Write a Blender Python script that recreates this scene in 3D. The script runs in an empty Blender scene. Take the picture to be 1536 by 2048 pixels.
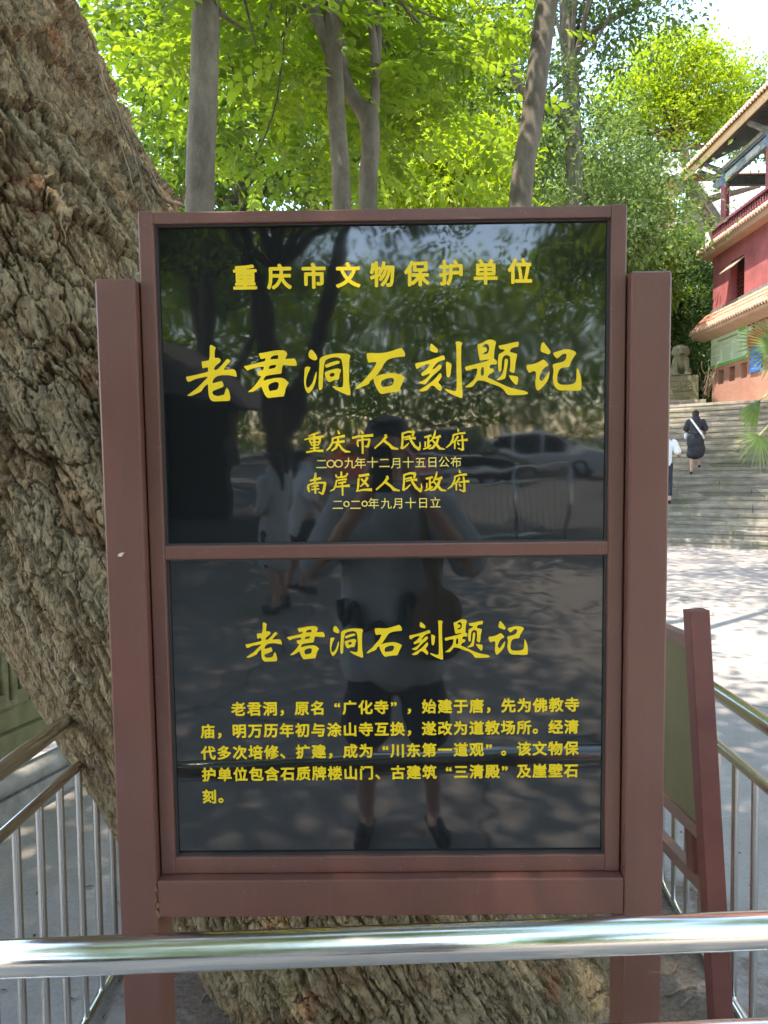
import bpy, bmesh, math, random
import numpy as np
from mathutils import Vector, Matrix

SC = bpy.context.scene
COL = SC.collection
R = math.radians

# ------------------------------------------------------------------ camera, sky, sun, exposure
CAM_H = 1.60
CAM_ROT = Matrix(((0.999887, 0.011820, 0.009320),      # world X in camera axes
                  (0.008739, 0.051420, -0.998639),     # world Y
                  (-0.012286, 0.998607, 0.051300)))    # world Z
_x = Vector(CAM_ROT[0]).normalized()
_y = (Vector(CAM_ROT[1]) - _x * _x.dot(Vector(CAM_ROT[1]))).normalized()
_z = _x.cross(_y)
CAM_ROT = Matrix((_x, _y, _z))
FPX = 1538.0                                            # focal length in pixels of the 1536 x 2048 photograph
cam_data = bpy.data.cameras.new('camera')
cam = bpy.data.objects.new('camera', cam_data)
COL.objects.link(cam)
cam_data.sensor_fit = 'VERTICAL'
cam_data.sensor_height = 24.0
cam_data.lens = 24.0 * FPX / 2048.0
cam_data.clip_start = 0.01
cam_data.clip_end = 600
cam.matrix_world = Matrix.Translation((0, 0, CAM_H)) @ CAM_ROT.to_4x4()
SC.camera = cam

SUN_DIR = Vector((-0.30, -0.34, 0.89)).normalized()     # towards the sun
world = bpy.data.worlds.new('World')
SC.world = world
world.use_nodes = True
wn = world.node_tree
bg = wn.nodes['Background']
sky = wn.nodes.new('ShaderNodeTexSky')
sky.sky_type = 'NISHITA'
sky.sun_disc = False
sky.sun_elevation = math.asin(SUN_DIR.z)
sky.sun_rotation = math.atan2(SUN_DIR.x, SUN_DIR.y)
sky.altitude = 300
sky.air_density = 1.0
sky.dust_density = 0.3
sky.ozone_density = 1.2
tint = wn.nodes.new('ShaderNodeMix'); tint.data_type = 'RGBA'; tint.blend_type = 'MULTIPLY'
_ti = [q for q in tint.inputs if q.enabled]
_ti[0].default_value = 1.0; _ti[2].default_value = (1.13, 1.0, 0.86, 1)      # the camera's warm white balance
wn.links.new(sky.outputs[0], _ti[1])
wn.links.new([q for q in tint.outputs if q.enabled][0], bg.inputs[0])
bg.inputs[1].default_value = 0.15
sun_data = bpy.data.lights.new('sun', 'SUN')
sun_data.energy = 2.0
sun_data.angle = R(0.53)
sun_data.color = (1.0, 0.90, 0.79)
sun = bpy.data.objects.new('sun', sun_data)
COL.objects.link(sun)
sun.rotation_euler = SUN_DIR.to_track_quat('Z', 'Y').to_euler()
SC.view_settings.view_transform = 'Standard'
SC.view_settings.look = 'None'
SC.view_settings.exposure = 2.78
SC.view_settings.gamma = 1.0
SC.cycles.use_denoising = True
SC.cycles.max_bounces = 8
SC.cycles.diffuse_bounces = 5
SC.cycles.glossy_bounces = 4
SC.cycles.transmission_bounces = 5
SC.cycles.sample_clamp_indirect = 6.0
SC.cycles.use_adaptive_sampling = True
SC.cycles.adaptive_threshold = 0.02

# ------------------------------------------------------------------ helpers
def tag(o, label=None, cat=None, group=None, kind=None):
    if label: o['label'] = label
    if cat: o['category'] = cat
    if group: o['group'] = group
    if kind: o['kind'] = kind
    return o

def empty(name, loc=(0, 0, 0), rz=0.0, label=None, cat=None, group=None):
    o = bpy.data.objects.new(name, None)
    COL.objects.link(o)
    o.empty_display_size = 0.1
    o.location = loc
    o.rotation_euler = (0, 0, rz)
    return tag(o, label, cat, group)

class MB:
    """collects boxes, tubes, prisms and sheets and links them as ONE mesh object"""
    def __init__(self):
        self.v = []; self.f = []; self.s = []
    def add(self, vs, fs, smooth=False):
        n = len(self.v)
        self.v.extend([tuple(p) for p in vs])
        self.f.extend([tuple(i + n for i in f) for f in fs])
        self.s.extend([smooth] * len(fs))
        return self
    def box(self, x0, x1, y0, y1, z0, z1, m=None):
        vs = [Vector(p) for p in ((x0,y0,z0),(x1,y0,z0),(x1,y1,z0),(x0,y1,z0),(x0,y0,z1),(x1,y0,z1),(x1,y1,z1),(x0,y1,z1))]
        if m is not None: vs = [m @ p for p in vs]
        return self.add(vs, [(0,3,2,1),(4,5,6,7),(0,1,5,4),(1,2,6,5),(2,3,7,6),(3,0,4,7)])
    def bevbox(self, x0, x1, y0, y1, z0, z1, b=0.004, m=None, seg=2):
        bm = bmesh.new()
        bmesh.ops.create_cube(bm, size=1)
        for v in bm.verts:
            v.co = Vector((x0 if v.co.x < 0 else x1, y0 if v.co.y < 0 else y1, z0 if v.co.z < 0 else z1))
        bmesh.ops.bevel(bm, geom=bm.edges[:], offset=b, segments=seg, profile=0.5, affect='EDGES')
        bm.verts.index_update()
        vs = [v.co.copy() for v in bm.verts]
        if m is not None: vs = [m @ p for p in vs]
        fs = [[v.index for v in f.verts] for f in bm.faces]
        bm.free()
        return self.add(vs, fs)
    def tube(self, pts, rad, n=10, cap=True):
        pts = [Vector(p) for p in pts]
        if not hasattr(rad, '__len__'): rad = [rad] * len(pts)
        vs = []; fs = []
        t0 = (pts[1] - pts[0]).normalized()
        u = t0.orthogonal().normalized()
        for i, p in enumerate(pts):
            if i == 0: t = pts[1] - pts[0]
            elif i == len(pts) - 1: t = pts[-1] - pts[-2]
            else: t = pts[i + 1] - pts[i - 1]
            t.normalize()
            u = (u - t * u.dot(t)).normalized()
            w = t.cross(u)
            for k in range(n):
                a = 2 * math.pi * k / n
                vs.append(p + (u * math.cos(a) + w * math.sin(a)) * rad[i])
        for i in range(len(pts) - 1):
            for k in range(n):
                a = i * n + k; b = i * n + (k + 1) % n
                fs.append((a, b, b + n, a + n))
        self.add(vs, fs, True)
        if cap:
            m = len(self.v) - len(vs)
            self.f.append(tuple(m + k for k in reversed(range(n)))); self.s.append(False)
            e = m + (len(pts) - 1) * n
            self.f.append(tuple(e + k for k in range(n))); self.s.append(False)
        return self
    def prism(self, poly, axis, a, b, m=None):
        """poly: 2D points in the plane across the axis ('x': (y,z), 'y': (x,z), 'z': (x,y))"""
        def mk(p, q):
            if axis == 'x': return Vector((q, p[0], p[1]))
            if axis == 'y': return Vector((p[0], q, p[1]))
            return Vector((p[0], p[1], q))
        vs = [mk(p, a) for p in poly] + [mk(p, b) for p in poly]
        if m is not None: vs = [m @ p for p in vs]
        n = len(poly)
        fs = [tuple(range(n - 1, -1, -1)), tuple(range(n, 2 * n))]
        fs += [(i, (i + 1) % n, n + (i + 1) % n, n + i) for i in range(n)]
        return self.add(vs, fs)
    def lathe(self, prof, c=(0, 0, 0), n=16, m=None):
        vs = []; fs = []
        for r, z in prof:
            for k in range(n):
                a = 2 * math.pi * k / n
                p = Vector((c[0] + r * math.cos(a), c[1] + r * math.sin(a), c[2] + z))
                vs.append(m @ p if m is not None else p)
        for i in range(len(prof) - 1):
            for k in range(n):
                a = i * n + k; b = i * n + (k + 1) % n
                fs.append((a, b, b + n, a + n))
        return self.add(vs, fs, True)
    def build(self, name, mat, parent=None):
        me = bpy.data.meshes.new(name)
        me.from_pydata(self.v, [], self.f)
        bm = bmesh.new(); bm.from_mesh(me)
        bmesh.ops.recalc_face_normals(bm, faces=bm.faces[:])
        bm.to_mesh(me); bm.free()
        me.polygons.foreach_set('use_smooth', [bool(x) for x in self.s])
        me.materials.append(mat)
        o = bpy.data.objects.new(name, me)
        COL.objects.link(o)
        o.parent = parent
        return o

def np_mesh(name, co, faces, mat, parent=None, smooth=False, attrs=None):
    """co (n,3) array, faces (m,k) array with k = 3 or 4"""
    me = bpy.data.meshes.new(name)
    m, k = faces.shape
    me.vertices.add(len(co)); me.vertices.foreach_set('co', np.ascontiguousarray(co, np.float32).ravel())
    me.loops.add(m * k); me.loops.foreach_set('vertex_index', np.ascontiguousarray(faces, np.int32).ravel())
    me.polygons.add(m)
    me.polygons.foreach_set('loop_start', np.arange(0, m * k, k, dtype=np.int32))
    me.polygons.foreach_set('loop_total', np.full(m, k, np.int32))
    me.polygons.foreach_set('use_smooth', np.full(m, smooth, bool))
    me.update(calc_edges=True)
    for an, arr in (attrs or {}).items():
        at = me.attributes.new(an, 'FLOAT', 'POINT')
        at.data.foreach_set('value', np.ascontiguousarray(arr, np.float32))
    me.materials.append(mat)
    o = bpy.data.objects.new(name, me)
    COL.objects.link(o)
    o.parent = parent
    return o

def baked(o, name, mat, parent=None, smooth=True):
    """apply an object's modifiers into a fresh mesh object and drop the first"""
    bpy.context.view_layer.update()
    dg = bpy.context.evaluated_depsgraph_get()
    me = bpy.data.meshes.new_from_object(o.evaluated_get(dg))
    old = o.data
    bpy.data.objects.remove(o)
    if old.users == 0: (bpy.data.curves if isinstance(old, bpy.types.Curve) else bpy.data.meshes).remove(old)
    me.polygons.foreach_set('use_smooth', [smooth] * len(me.polygons))
    me.materials.clear(); me.materials.append(mat)
    me.name = name
    n = bpy.data.objects.new(name, me)
    COL.objects.link(n); n.parent = parent
    return n

def px(x, y, Y=None, Z=None, X=None):
    """photograph pixel -> the world point where its sight line meets a plane"""
    w = CAM_ROT @ Vector(((x - 768) / FPX, -(y - 1024) / FPX, -1.0))
    if Y is not None: k = Y / w.y
    elif Z is not None: k = (Z - CAM_H) / w.z
    else: k = X / w.x
    return Vector((w.x * k, w.y * k, w.z * k + CAM_H))

# ------------------------------------------------------------------ materials
def newmat(name):
    m = bpy.data.materials.new(name)
    m.use_nodes = True
    nt = m.node_tree
    return m, nt, nt.nodes['Principled BSDF']

def N(nt, kind, **kw):
    n = nt.nodes.new(kind)
    for k, v in kw.items():
        if k in n.inputs: n.inputs[k].default_value = v
        else: setattr(n, k, v)
    return n

def ramp(nt, fac, stops):
    r = nt.nodes.new('ShaderNodeValToRGB')
    el = r.color_ramp.elements
    while len(el) < len(stops): el.new(0.5)
    for e, (p, c) in zip(el, stops):
        e.position = p
        e.color = (*c, 1) if len(c) == 3 else c
    nt.links.new(fac, r.inputs[0])
    return r.outputs[0]

def coord(nt, out='Object', scale=(1, 1, 1), rot=(0, 0, 0)):
    tc = nt.nodes.new('ShaderNodeTexCoord')
    mp = nt.nodes.new('ShaderNodeMapping')
    mp.inputs['Scale'].default_value = scale
    mp.inputs['Rotation'].default_value = rot
    nt.links.new(tc.outputs[out], mp.inputs[0])
    return mp.outputs[0]

def noise(nt, vec, scale, detail=6, rough=0.6, dist=0.0):
    n = nt.nodes.new('ShaderNodeTexNoise')
    n.inputs['Scale'].default_value = scale
    n.inputs['Detail'].default_value = detail
    n.inputs['Roughness'].default_value = rough
    n.inputs['Distortion'].default_value = dist
    nt.links.new(vec, n.inputs['Vector'])
    return n.outputs['Fac']

def mix(nt, fac, a, b, mode='MIX'):
    m = nt.nodes.new('ShaderNodeMix')
    m.data_type = 'RGBA'; m.blend_type = mode
    for sock, v in ((m.inputs['Factor'], fac), (m.inputs['A'], a), (m.inputs['B'], b)): pass
    ins = [s for s in m.inputs if s.enabled]
    for s, v in zip(ins, (fac, a, b)):
        if isinstance(v, bpy.types.NodeSocket): nt.links.new(v, s)
        elif isinstance(v, (int, float)): s.default_value = v
        else: s.default_value = (*v, 1)
    return [s for s in m.outputs if s.enabled][0]

def bump(nt, bsdf, h, strength=0.4, dist=0.01):
    b = nt.nodes.new('ShaderNodeBump')
    b.inputs['Strength'].default_value = strength
    b.inputs['Distance'].default_value = dist
    nt.links.new(h, b.inputs['Height'])
    nt.links.new(b.outputs[0], bsdf.inputs['Normal'])

def plain(name, col, rough=0.6, metal=0.0, var=0.12, scale=6.0, bmp=0.0, spec=0.5):
    """base colour with real, soft mottling and a little relief"""
    m, nt, p = newmat(name)
    v = coord(nt)
    f = noise(nt, v, scale, 5)
    lo = tuple(c * (1 - var) for c in col); hi = tuple(min(1, c * (1 + var)) for c in col)
    nt.links.new(ramp(nt, f, [(0.3, lo), (0.7, hi)]), p.inputs['Base Color'])
    p.inputs['Roughness'].default_value = rough
    p.inputs['Metallic'].default_value = metal
    p.inputs['Specular IOR Level'].default_value = spec
    if bmp: bump(nt, p, noise(nt, v, scale * 8, 4), bmp, 0.004)
    return m

def leaf_mat(name, c1, c2, trans=0.45, scale=0.6):
    m = bpy.data.materials.new(name); m.use_nodes = True
    nt = m.node_tree; nt.nodes.clear()
    out = nt.nodes.new('ShaderNodeOutputMaterial')
    v = coord(nt)
    at = nt.nodes.new('ShaderNodeAttribute'); at.attribute_name = 'tone'
    c = ramp(nt, at.outputs['Fac'], [(0.0, c1), (1.0, c2)])
    d = N(nt, 'ShaderNodeBsdfDiffuse'); t = N(nt, 'ShaderNodeBsdfTranslucent'); g = N(nt, 'ShaderNodeBsdfGlossy')
    nt.links.new(c, d.inputs[0])
    tc = mix(nt, 1.0, c, (2.05, 2.0, 0.8), 'MULTIPLY')
    nt.links.new(tc, t.inputs[0])
    g.inputs['Roughness'].default_value = 0.45
    g.inputs[0].default_value = (0.5, 0.55, 0.5, 1)
    m1 = N(nt, 'ShaderNodeMixShader'); m1.inputs[0].default_value = trans
    nt.links.new(d.outputs[0], m1.inputs[1]); nt.links.new(t.outputs[0], m1.inputs[2])
    m2 = N(nt, 'ShaderNodeMixShader'); m2.inputs[0].default_value = 0.05
    nt.links.new(m1.outputs[0], m2.inputs[1]); nt.links.new(g.outputs[0], m2.inputs[2])
    nt.links.new(m2.outputs[0], out.inputs[0])
    return m

def bark_mat(name, c1, c2, sc=14, stretch=0.25, bmp=0.5):
    m, nt, p = newmat(name)
    v = coord(nt, scale=(1, 1, stretch))
    a = noise(nt, v, sc, 8, 0.65)
    nt.links.new(ramp(nt, a, [(0.3, c1), (0.7, c2)]), p.inputs['Base Color'])
    c_ = ramp(nt, a, [(0.3, c1), (0.7, c2)])
    sp = noise(nt, coord(nt), 130, 3, 0.6)
    c_ = mix(nt, ramp(nt, sp, [(0.60, (0, 0, 0)), (0.70, (0.35, 0.35, 0.35))]), c_, (0.36, 0.33, 0.27))
    pt = noise(nt, coord(nt, scale=(1, 1, .5)), 4.5, 5, 0.65)
    c_ = mix(nt, 0.7, c_, ramp(nt, pt, [(0.36, (0.55, 0.54, 0.50)), (0.62, (1.12, 1.1, 1.05))]), 'MULTIPLY')
    nt.links.new(c_, p.inputs['Base Color'])
    p.inputs['Roughness'].default_value = 0.9
    p.inputs['Specular IOR Level'].default_value = 0.2
    bump(nt, p, a, bmp, 0.02)
    return m

# value noise for geometry
def _h(i, j, k):
    n = (i * 374761393 + j * 668265263 + k * 2147483647) & 0xffffffff
    n = (n ^ (n >> 13)) * 1274126177 & 0xffffffff
    n = (n ^ (n >> 16)) * 2246822519 & 0xffffffff
    return ((n ^ (n >> 15)) & 0xffffff) / float(0xffffff)
def vnoise(x, y, z):
    xi = np.floor(x).astype(np.int64); yi = np.floor(y).astype(np.int64); zi = np.floor(z).astype(np.int64)
    xf = x - xi; yf = y - yi; zf = z - zi
    xf = xf*xf*(3-2*xf); yf = yf*yf*(3-2*yf); zf = zf*zf*(3-2*zf)
    r = 0
    for a in (0, 1):
        for b in (0, 1):
            for c in (0, 1):
                r = r + _h(xi+a, yi+b, zi+c) * (xf if a else 1-xf) * (yf if b else 1-yf) * (zf if c else 1-zf)
    return r
def fbm(x, y, z, o=4):
    r = 0; a = 0.5; t = 0
    for _ in range(o):
        r = r + a * vnoise(x, y, z); t += a; a *= 0.5; x = x*2.03+7.1; y = y*2.03+3.3; z = z*2.03+9.7
    return r / t
def worley(u, v, wrap, seed):
    """cells on a jittered unit grid, u periodic; returns F1, F2, cell value, offset from the cell point"""
    ui = np.floor(u).astype(np.int64); vi = np.floor(v).astype(np.int64)
    f1 = np.full(u.shape, 9.0); f2 = f1.copy(); cid = np.zeros(u.shape); dv = np.zeros(u.shape); du = np.zeros(u.shape)
    for a in (-1, 0, 1):
        for b in (-1, 0, 1):
            cu = ui + a; cv = vi + b; cw = np.mod(cu, wrap)
            pu = cu + 0.12 + 0.76 * _h(cw, cv, seed); pv = cv + 0.12 + 0.76 * _h(cw, cv, seed + 17)
            d = np.sqrt((u - pu) ** 2 + (v - pv) ** 2)
            nearer = d < f1
            f2 = np.where(nearer, f1, np.minimum(f2, d))
            cid = np.where(nearer, _h(cw, cv, seed + 41), cid)
            dv = np.where(nearer, v - pv, dv); du = np.where(nearer, u - pu, du)
            f1 = np.where(nearer, d, f1)
    return f1, f2, cid, du, dv

# ------------------------------------------------------------------ materials of the place
M = {}
def concrete_mat():
    m, nt, p = newmat('plaza_concrete')
    v = coord(nt)
    big = noise(nt, v, 0.35, 5, 0.6)
    med = noise(nt, v, 2.6, 7, 0.65)
    fine = noise(nt, v, 60, 6, 0.7)
    base = ramp(nt, big, [(0.3, (0.30, 0.270, 0.242)), (0.7, (0.41, 0.362, 0.318))])
    c = mix(nt, 0.55, base, ramp(nt, med, [(0.3, (0.62, 0.60, 0.58)), (0.72, (1, 1, 1))]), 'MULTIPLY')
    c = mix(nt, 0.5, c, ramp(nt, fine, [(0.32, (0.55, 0.55, 0.55)), (0.55, (1, 1, 1))]), 'MULTIPLY')
    # cracks between poured slabs
    vo = nt.nodes.new('ShaderNodeTexVoronoi'); vo.feature = 'DISTANCE_TO_EDGE'; vo.inputs['Scale'].default_value = 0.3
    wv = nt.nodes.new('ShaderNodeVectorMath'); wv.operation = 'ADD'
    nz = nt.nodes.new('ShaderNodeTexNoise'); nz.inputs['Scale'].default_value = 1.4; nz.inputs['Detail'].default_value = 6
    nt.links.new(v, nz.inputs['Vector'])
    sc = nt.nodes.new('ShaderNodeVectorMath'); sc.operation = 'SCALE'; sc.inputs[3].default_value = 0.7
    nt.links.new(nz.outputs['Color'], sc.inputs[0])
    nt.links.new(v, wv.inputs[0]); nt.links.new(sc.outputs[0], wv.inputs[1]); nt.links.new(wv.outputs[0], vo.inputs['Vector'])
    crack = ramp(nt, vo.outputs['Distance'], [(0.0, (0.25, 0.24, 0.22)), (0.006, (1, 1, 1))])
    c = mix(nt, 0.8, c, crack, 'MULTIPLY')
    # bare soil and moss staining round the foot of the old tree (Object coordinates = metres)
    sx = nt.nodes.new('ShaderNodeVectorMath'); sx.operation = 'DISTANCE'
    sx.inputs[1].default_value = (0.15, 2.55, 0.0)
    nt.links.new(v, sx.inputs[0])
    add = nt.nodes.new('ShaderNodeMath'); add.operation = 'MULTIPLY_ADD'
    nt.links.new(noise(nt, v, 5, 6, 0.7), add.inputs[0]); add.inputs[1].default_value = -1.3
    nt.links.new(sx.outputs['Value'], add.inputs[2])
    soil = ramp(nt, fine, [(0.3, (0.085, 0.06, 0.042)), (0.7, (0.23, 0.17, 0.125))])
    k = ramp(nt, add.outputs[0], [(0.22, (1, 1, 1)), (0.42, (0, 0, 0))])
    c = mix(nt, k, c, soil)
    nt.links.new(c, p.inputs['Base Color'])
    p.inputs['Roughness'].default_value = 0.85
    p.inputs['Specular IOR Level'].default_value = 0.25
    bump(nt, p, fine, 0.35, 0.006)
    return m
M['ground'] = concrete_mat()

def brown_paint():
    m, nt, p = newmat('brown_painted_steel')
    v = coord(nt)
    f = noise(nt, v, 2.2, 5)
    c = ramp(nt, f, [(0.3, (0.118, 0.045, 0.031)), (0.7, (0.152, 0.062, 0.043))])
    d = noise(nt, coord(nt, scale=(1, 1, 1)), 260, 3, 0.5)
    c = mix(nt, ramp(nt, d, [(0.67, (0, 0, 0)), (0.74, (0.55, 0.55, 0.55))]), c, (0.30, 0.22, 0.19))
    s = noise(nt, coord(nt, scale=(9, 9, 0.8)), 5, 5, 0.7)
    c = mix(nt, 0.35, c, ramp(nt, s, [(0.35, (0.75, 0.74, 0.73)), (0.65, (1, 1, 1))]), 'MULTIPLY')
    sc_ = noise(nt, coord(nt, scale=(1, 1, 14), rot=(0, .9, 0)), 9, 2, .5)
    c = mix(nt, ramp(nt, sc_, [(0.735, (0, 0, 0)), (0.76, (0.35, 0.35, 0.35))]), c, (0.26, 0.17, 0.14))
    nt.links.new(c, p.inputs['Base Color'])
    nt.links.new(ramp(nt, f, [(0.3, (0.30,) * 3), (0.7, (0.42,) * 3)]), p.inputs['Roughness'])
    p.inputs['Specular IOR Level'].default_value = 0.55
    bump(nt, p, noise(nt, v, 14, 3), 0.05, 0.004)
    return m
M['brown'] = brown_paint()

def panel_mat():
    m, nt, p = newmat('black_gloss_panel')
    v = coord(nt)
    sp = noise(nt, v, 420, 2, 0.5)
    c = mix(nt, ramp(nt, sp, [(0.74, (0, 0, 0)), (0.80, (0.5, 0.5, 0.5))]), (0.010, 0.0105, 0.0105), (0.16, 0.16, 0.15))
    nt.links.new(c, p.inputs['Base Color'])
    p.inputs['IOR'].default_value = 1.80
    sm = noise(nt, v, 7, 5, 0.6)
    nt.links.new(ramp(nt, sm, [(0.3, (0.015,) * 3), (0.75, (0.05,) * 3)]), p.inputs['Roughness'])
    bump(nt, p, noise(nt, coord(nt, scale=(1, 1, 1.6)), 5.5, 2, 0.4), 0.035, 0.02)
    return m
M['panel'] = panel_mat()
M['gold'] = plain('yellow_vinyl_lettering', (0.74, 0.50, 0.004), 0.42, var=0.05, scale=30)
M['pale_gold'] = plain('pale_yellow_vinyl_lettering', (0.70, 0.54, 0.10), 0.45, var=0.05, scale=30)

def steel():
    m, nt, p = newmat('polished_stainless_steel')
    v = coord(nt)
    p.inputs['Base Color'].default_value = (0.80, 0.78, 0.74, 1)
    p.inputs['Metallic'].default_value = 1.0
    f = noise(nt, v, 16, 6, 0.7)
    nt.links.new(ramp(nt, f, [(0.3, (0.13,) * 3), (0.75, (0.25,) * 3)]), p.inputs['Roughness'])
    bump(nt, p, noise(nt, v, 22, 3), 0.05, 0.004)
    return m
M['steel'] = steel()

# ------------------------------------------------------------------ ground: one sheet to the horizon
g = MB()
g.add([(-150, -150, 0), (150, -150, 0), (150, 150, 0), (-150, 150, 0)], [(0, 1, 2, 3)])
tag(g.build('ground', M['ground']), 'pale worn concrete of the temple forecourt, cracked and leaf strewn', kind='structure')

def asphalt():
    m, nt, p = newmat('darkening_asphalt')
    v = coord(nt)
    f = noise(nt, v, 90, 5, .7); b_ = noise(nt, v, .6, 6, .6)
    c = mix(nt, .5, ramp(nt, b_, [(.3, (.085, .082, .078)), (.7, (.15, .143, .133))]), ramp(nt, f, [(.3, (.6, .6, .6)), (.7, (1.2, 1.2, 1.2))]), 'MULTIPLY')
    nt.links.new(c, p.inputs['Base Color']); p.inputs['Roughness'].default_value = .85
    bump(nt, p, f, .4, .006)
    return m
M['asphalt'] = asphalt()  # surface added behind the camera to darken the ground mirrored in the panels
tag(MB().add([(-60, -75, .004), (60, -75, .004), (60, -7.4, .004), (-60, -8.2, .004)], [(0, 1, 2, 3)]).build('car_park', M['asphalt']), 'grey asphalt sheet added to darken the mirrored car park ground', kind='structure')

# ------------------------------------------------------------------ the heritage sign
SD = 1.30; TILT = 0.0261; WB = 1.634
SROT = Matrix.Rotation(TILT, 4, 'X')
s_org = Vector((0, SD * math.cos(TILT), CAM_H + SD * math.sin(TILT)))
s_base = s_org + (SROT @ Vector((0, 0, -WB)))
sign = empty('heritage_sign', s_base, label='large brown steel frame sign with two glossy black panels of yellow Chinese writing', cat='sign')
sign.rotation_euler = (TILT, 0, 0)
_si = SROT.inverted().to_3x3() @ CAM_ROT
def sg(x, y, e=0.0):
    """photograph pixel -> (across, up) on the sign's plane, e behind its front"""
    r = _si @ Vector(((x - 768) / FPX, -(y - 1024) / FPX, -1.0))
    k = (SD + e) / r.y
    return r.x * k, r.z * k + WB

for u0, u1 in ((-0.489, -0.422), (0.402, 0.469)):
    MB().bevbox(u0, u1, 0, 0.085, -0.06, 0.2935 + WB, 0.0035).build('post', M['brown'], sign)
MB().bevbox(-0.4215, 0.4015, 0.0005, 0.0845, -0.818 + WB, -0.7505 + WB, 0.003).build('cross_beam', M['brown'], sign)
FE = 0.02
fr = MB()
fo = (-0.4195, 0.3995, -0.7495 + WB, 0.408 + WB); fi = (-0.3935, 0.3735)
fr.bevbox(fo[0], fi[0], FE, 0.072, fo[2], fo[3], 0.0022)
fr.bevbox(fi[1], fo[1], FE, 0.072, fo[2], fo[3], 0.0022)
for a, b in ((0.3865, 0.408), (-0.1815, -0.1575), (-0.7495, -0.719)):
    fr.bevbox(fi[0] - 0.001, fi[1] + 0.001, FE + 0.0015, 0.0715, a + WB, b + WB - (0.0015 if b > 0.4 else 0), 0.0022)
fr.build('frame', M['brown'], sign)
be = MB()      # dark strips just inside the frame, painted for the shadow gap there
for a, b in ((-0.1575, 0.3865), (-0.719, -0.1815)):
    be.box(fi[0], fi[0] + 0.0035, FE + 0.007, 0.034, a + WB, b + WB)
    be.box(fi[1] - 0.0035, fi[1], FE + 0.007, 0.034, a + WB, b + WB)
    be.box(fi[0] + 0.0035, fi[1] - 0.0035, FE + 0.007, 0.034, a + WB, a + 0.003 + WB)
    be.box(fi[0] + 0.0035, fi[1] - 0.0035, FE + 0.007, 0.034, b - 0.003 + WB, b + WB)
M['gap_shadow'] = plain('frame_gap_shadow', (0.035, 0.026, 0.022), 0.6)
be.build('shadow_strip', M['gap_shadow'], sign)
PE = 0.034
pan1 = MB().box(fi[0] + 0.0002, fi[1] - 0.0002, PE, PE + 0.006, -0.1573 + WB, 0.3863 + WB).build('panel', M['panel'], sign)
tag(pan1, 'upper black panel with large yellow brush heading')
pan2 = MB().box(fi[0] + 0.0002, fi[1] - 0.0002, PE, PE + 0.006, -0.7188 + WB, -0.1817 + WB).build('panel', M['panel'], sign)
tag(pan2, 'lower black panel with five lines of yellow text')
MB().box(fi[0] - 0.01, fi[1] + 0.01, 0.0735, 0.076, -0.745 + WB, 0.40 + WB).build('back_sheet', M['brown'], sign)
# chipped paint on the left post
M['chip'] = plain('bare_primer', (0.55, 0.45, 0.36), 0.8)
cu, cw = sg(242, 1109)
MB().prism([(cu - .006, cw - .003), (cu + .001, cw - .0035), (cu + .0035, cw + .0005), (cu + .0065, cw + .003), (cu + .001, cw + .0033), (cu - .004, cw + .001)], 'y', -0.0004, 0.001).build('paint_chip', M['chip'], sign)
# rust run below the left weld
M['rust'] = plain('rust_stain', (0.16, 0.075, 0.035), 0.95, var=0.5, scale=60)
ru = MB()
rng0 = random.Random(4)
for i in range(16):
    w0 = -0.752 - rng0.random() * 0.066
    u0 = -0.4215 + rng0.uniform(-0.004, 0.003)
    s_ = 0.0012 + rng0.random() * 0.0022
    ru.prism([(u0 - s_, w0 + WB), (u0 + s_ * .2, w0 + WB - s_ * 2.2), (u0 + s_, w0 + WB + s_ * .4), (u0 - s_ * .2, w0 + WB + s_ * 1.7)], 'y', -0.0006 - i * 0.00003, 0.001)
ru.build('rust_stain', M['rust'], sign)

# --- lettering
TE = PE - 0.0009
_gc = {}
def glyph(ch, off, res=3):
    key = (ch, off)
    if key not in _gc:
        c = bpy.data.curves.new('g', 'FONT'); c.body = ch; c.offset = off; c.resolution_u = res
        o = bpy.data.objects.new('g', c); COL.objects.link(o)
        bpy.context.view_layer.update()
        me = bpy.data.meshes.new_from_object(o.evaluated_get(bpy.context.evaluated_depsgraph_get()))
        _gc[key] = ([(v.co.x, v.co.y) for v in me.vertices], [tuple(p.vertices) for p in me.polygons])
        bpy.data.objects.remove(o); bpy.data.curves.remove(c); bpy.data.meshes.remove(me)
    return _gc[key]

def text_line(chars, size_px, off, mat, parent, sx=1.0, osz=1.0):
    """chars: (character, centre x, centre y) in photograph pixels; bold weight = the glyph laid down in a ring of small shifts"""
    mb = MB(); e = TE
    ring = [(0, 0)] + ([(off * math.cos(k * math.pi / 4), off * math.sin(k * math.pi / 4)) for k in range(8)] if off > 0 else [])
    for dx, dy_ in ring:
        for ch, cx, cy in chars:
            vs, fs = glyph(ch, min(off, 0))
            u, w = sg(cx, cy, TE)
            s = size_px * 1.345 / FPX
            half = 0.21 if ch in '“”' else 0.5
            dy = 0.38
            if ch in 'oO':
                half = sum(v[0] for v in vs) / len(vs); dy = sum(v[1] for v in vs) / len(vs)
                s *= osz
            mb.add([(u + (x - half + dx) * s * sx, e, w + (y - dy + dy_) * s) for x, y in vs], fs)
        e -= 0.00005
    return mb.build('lettering', mat, parent)

def row(text, x0, y0, x1, y1):
    n = len(text) - 1
    out = []
    for i, ch in enumerate(text):
        if ch in ' 　': continue
        x = x0 + (x1 - x0) * i / n; y = y0 + (y1 - y0) * i / n
        if ch == '“': x += 7
        if ch == '”': x -= 7; 
        out.append((ch, x, y))
    return out

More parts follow.
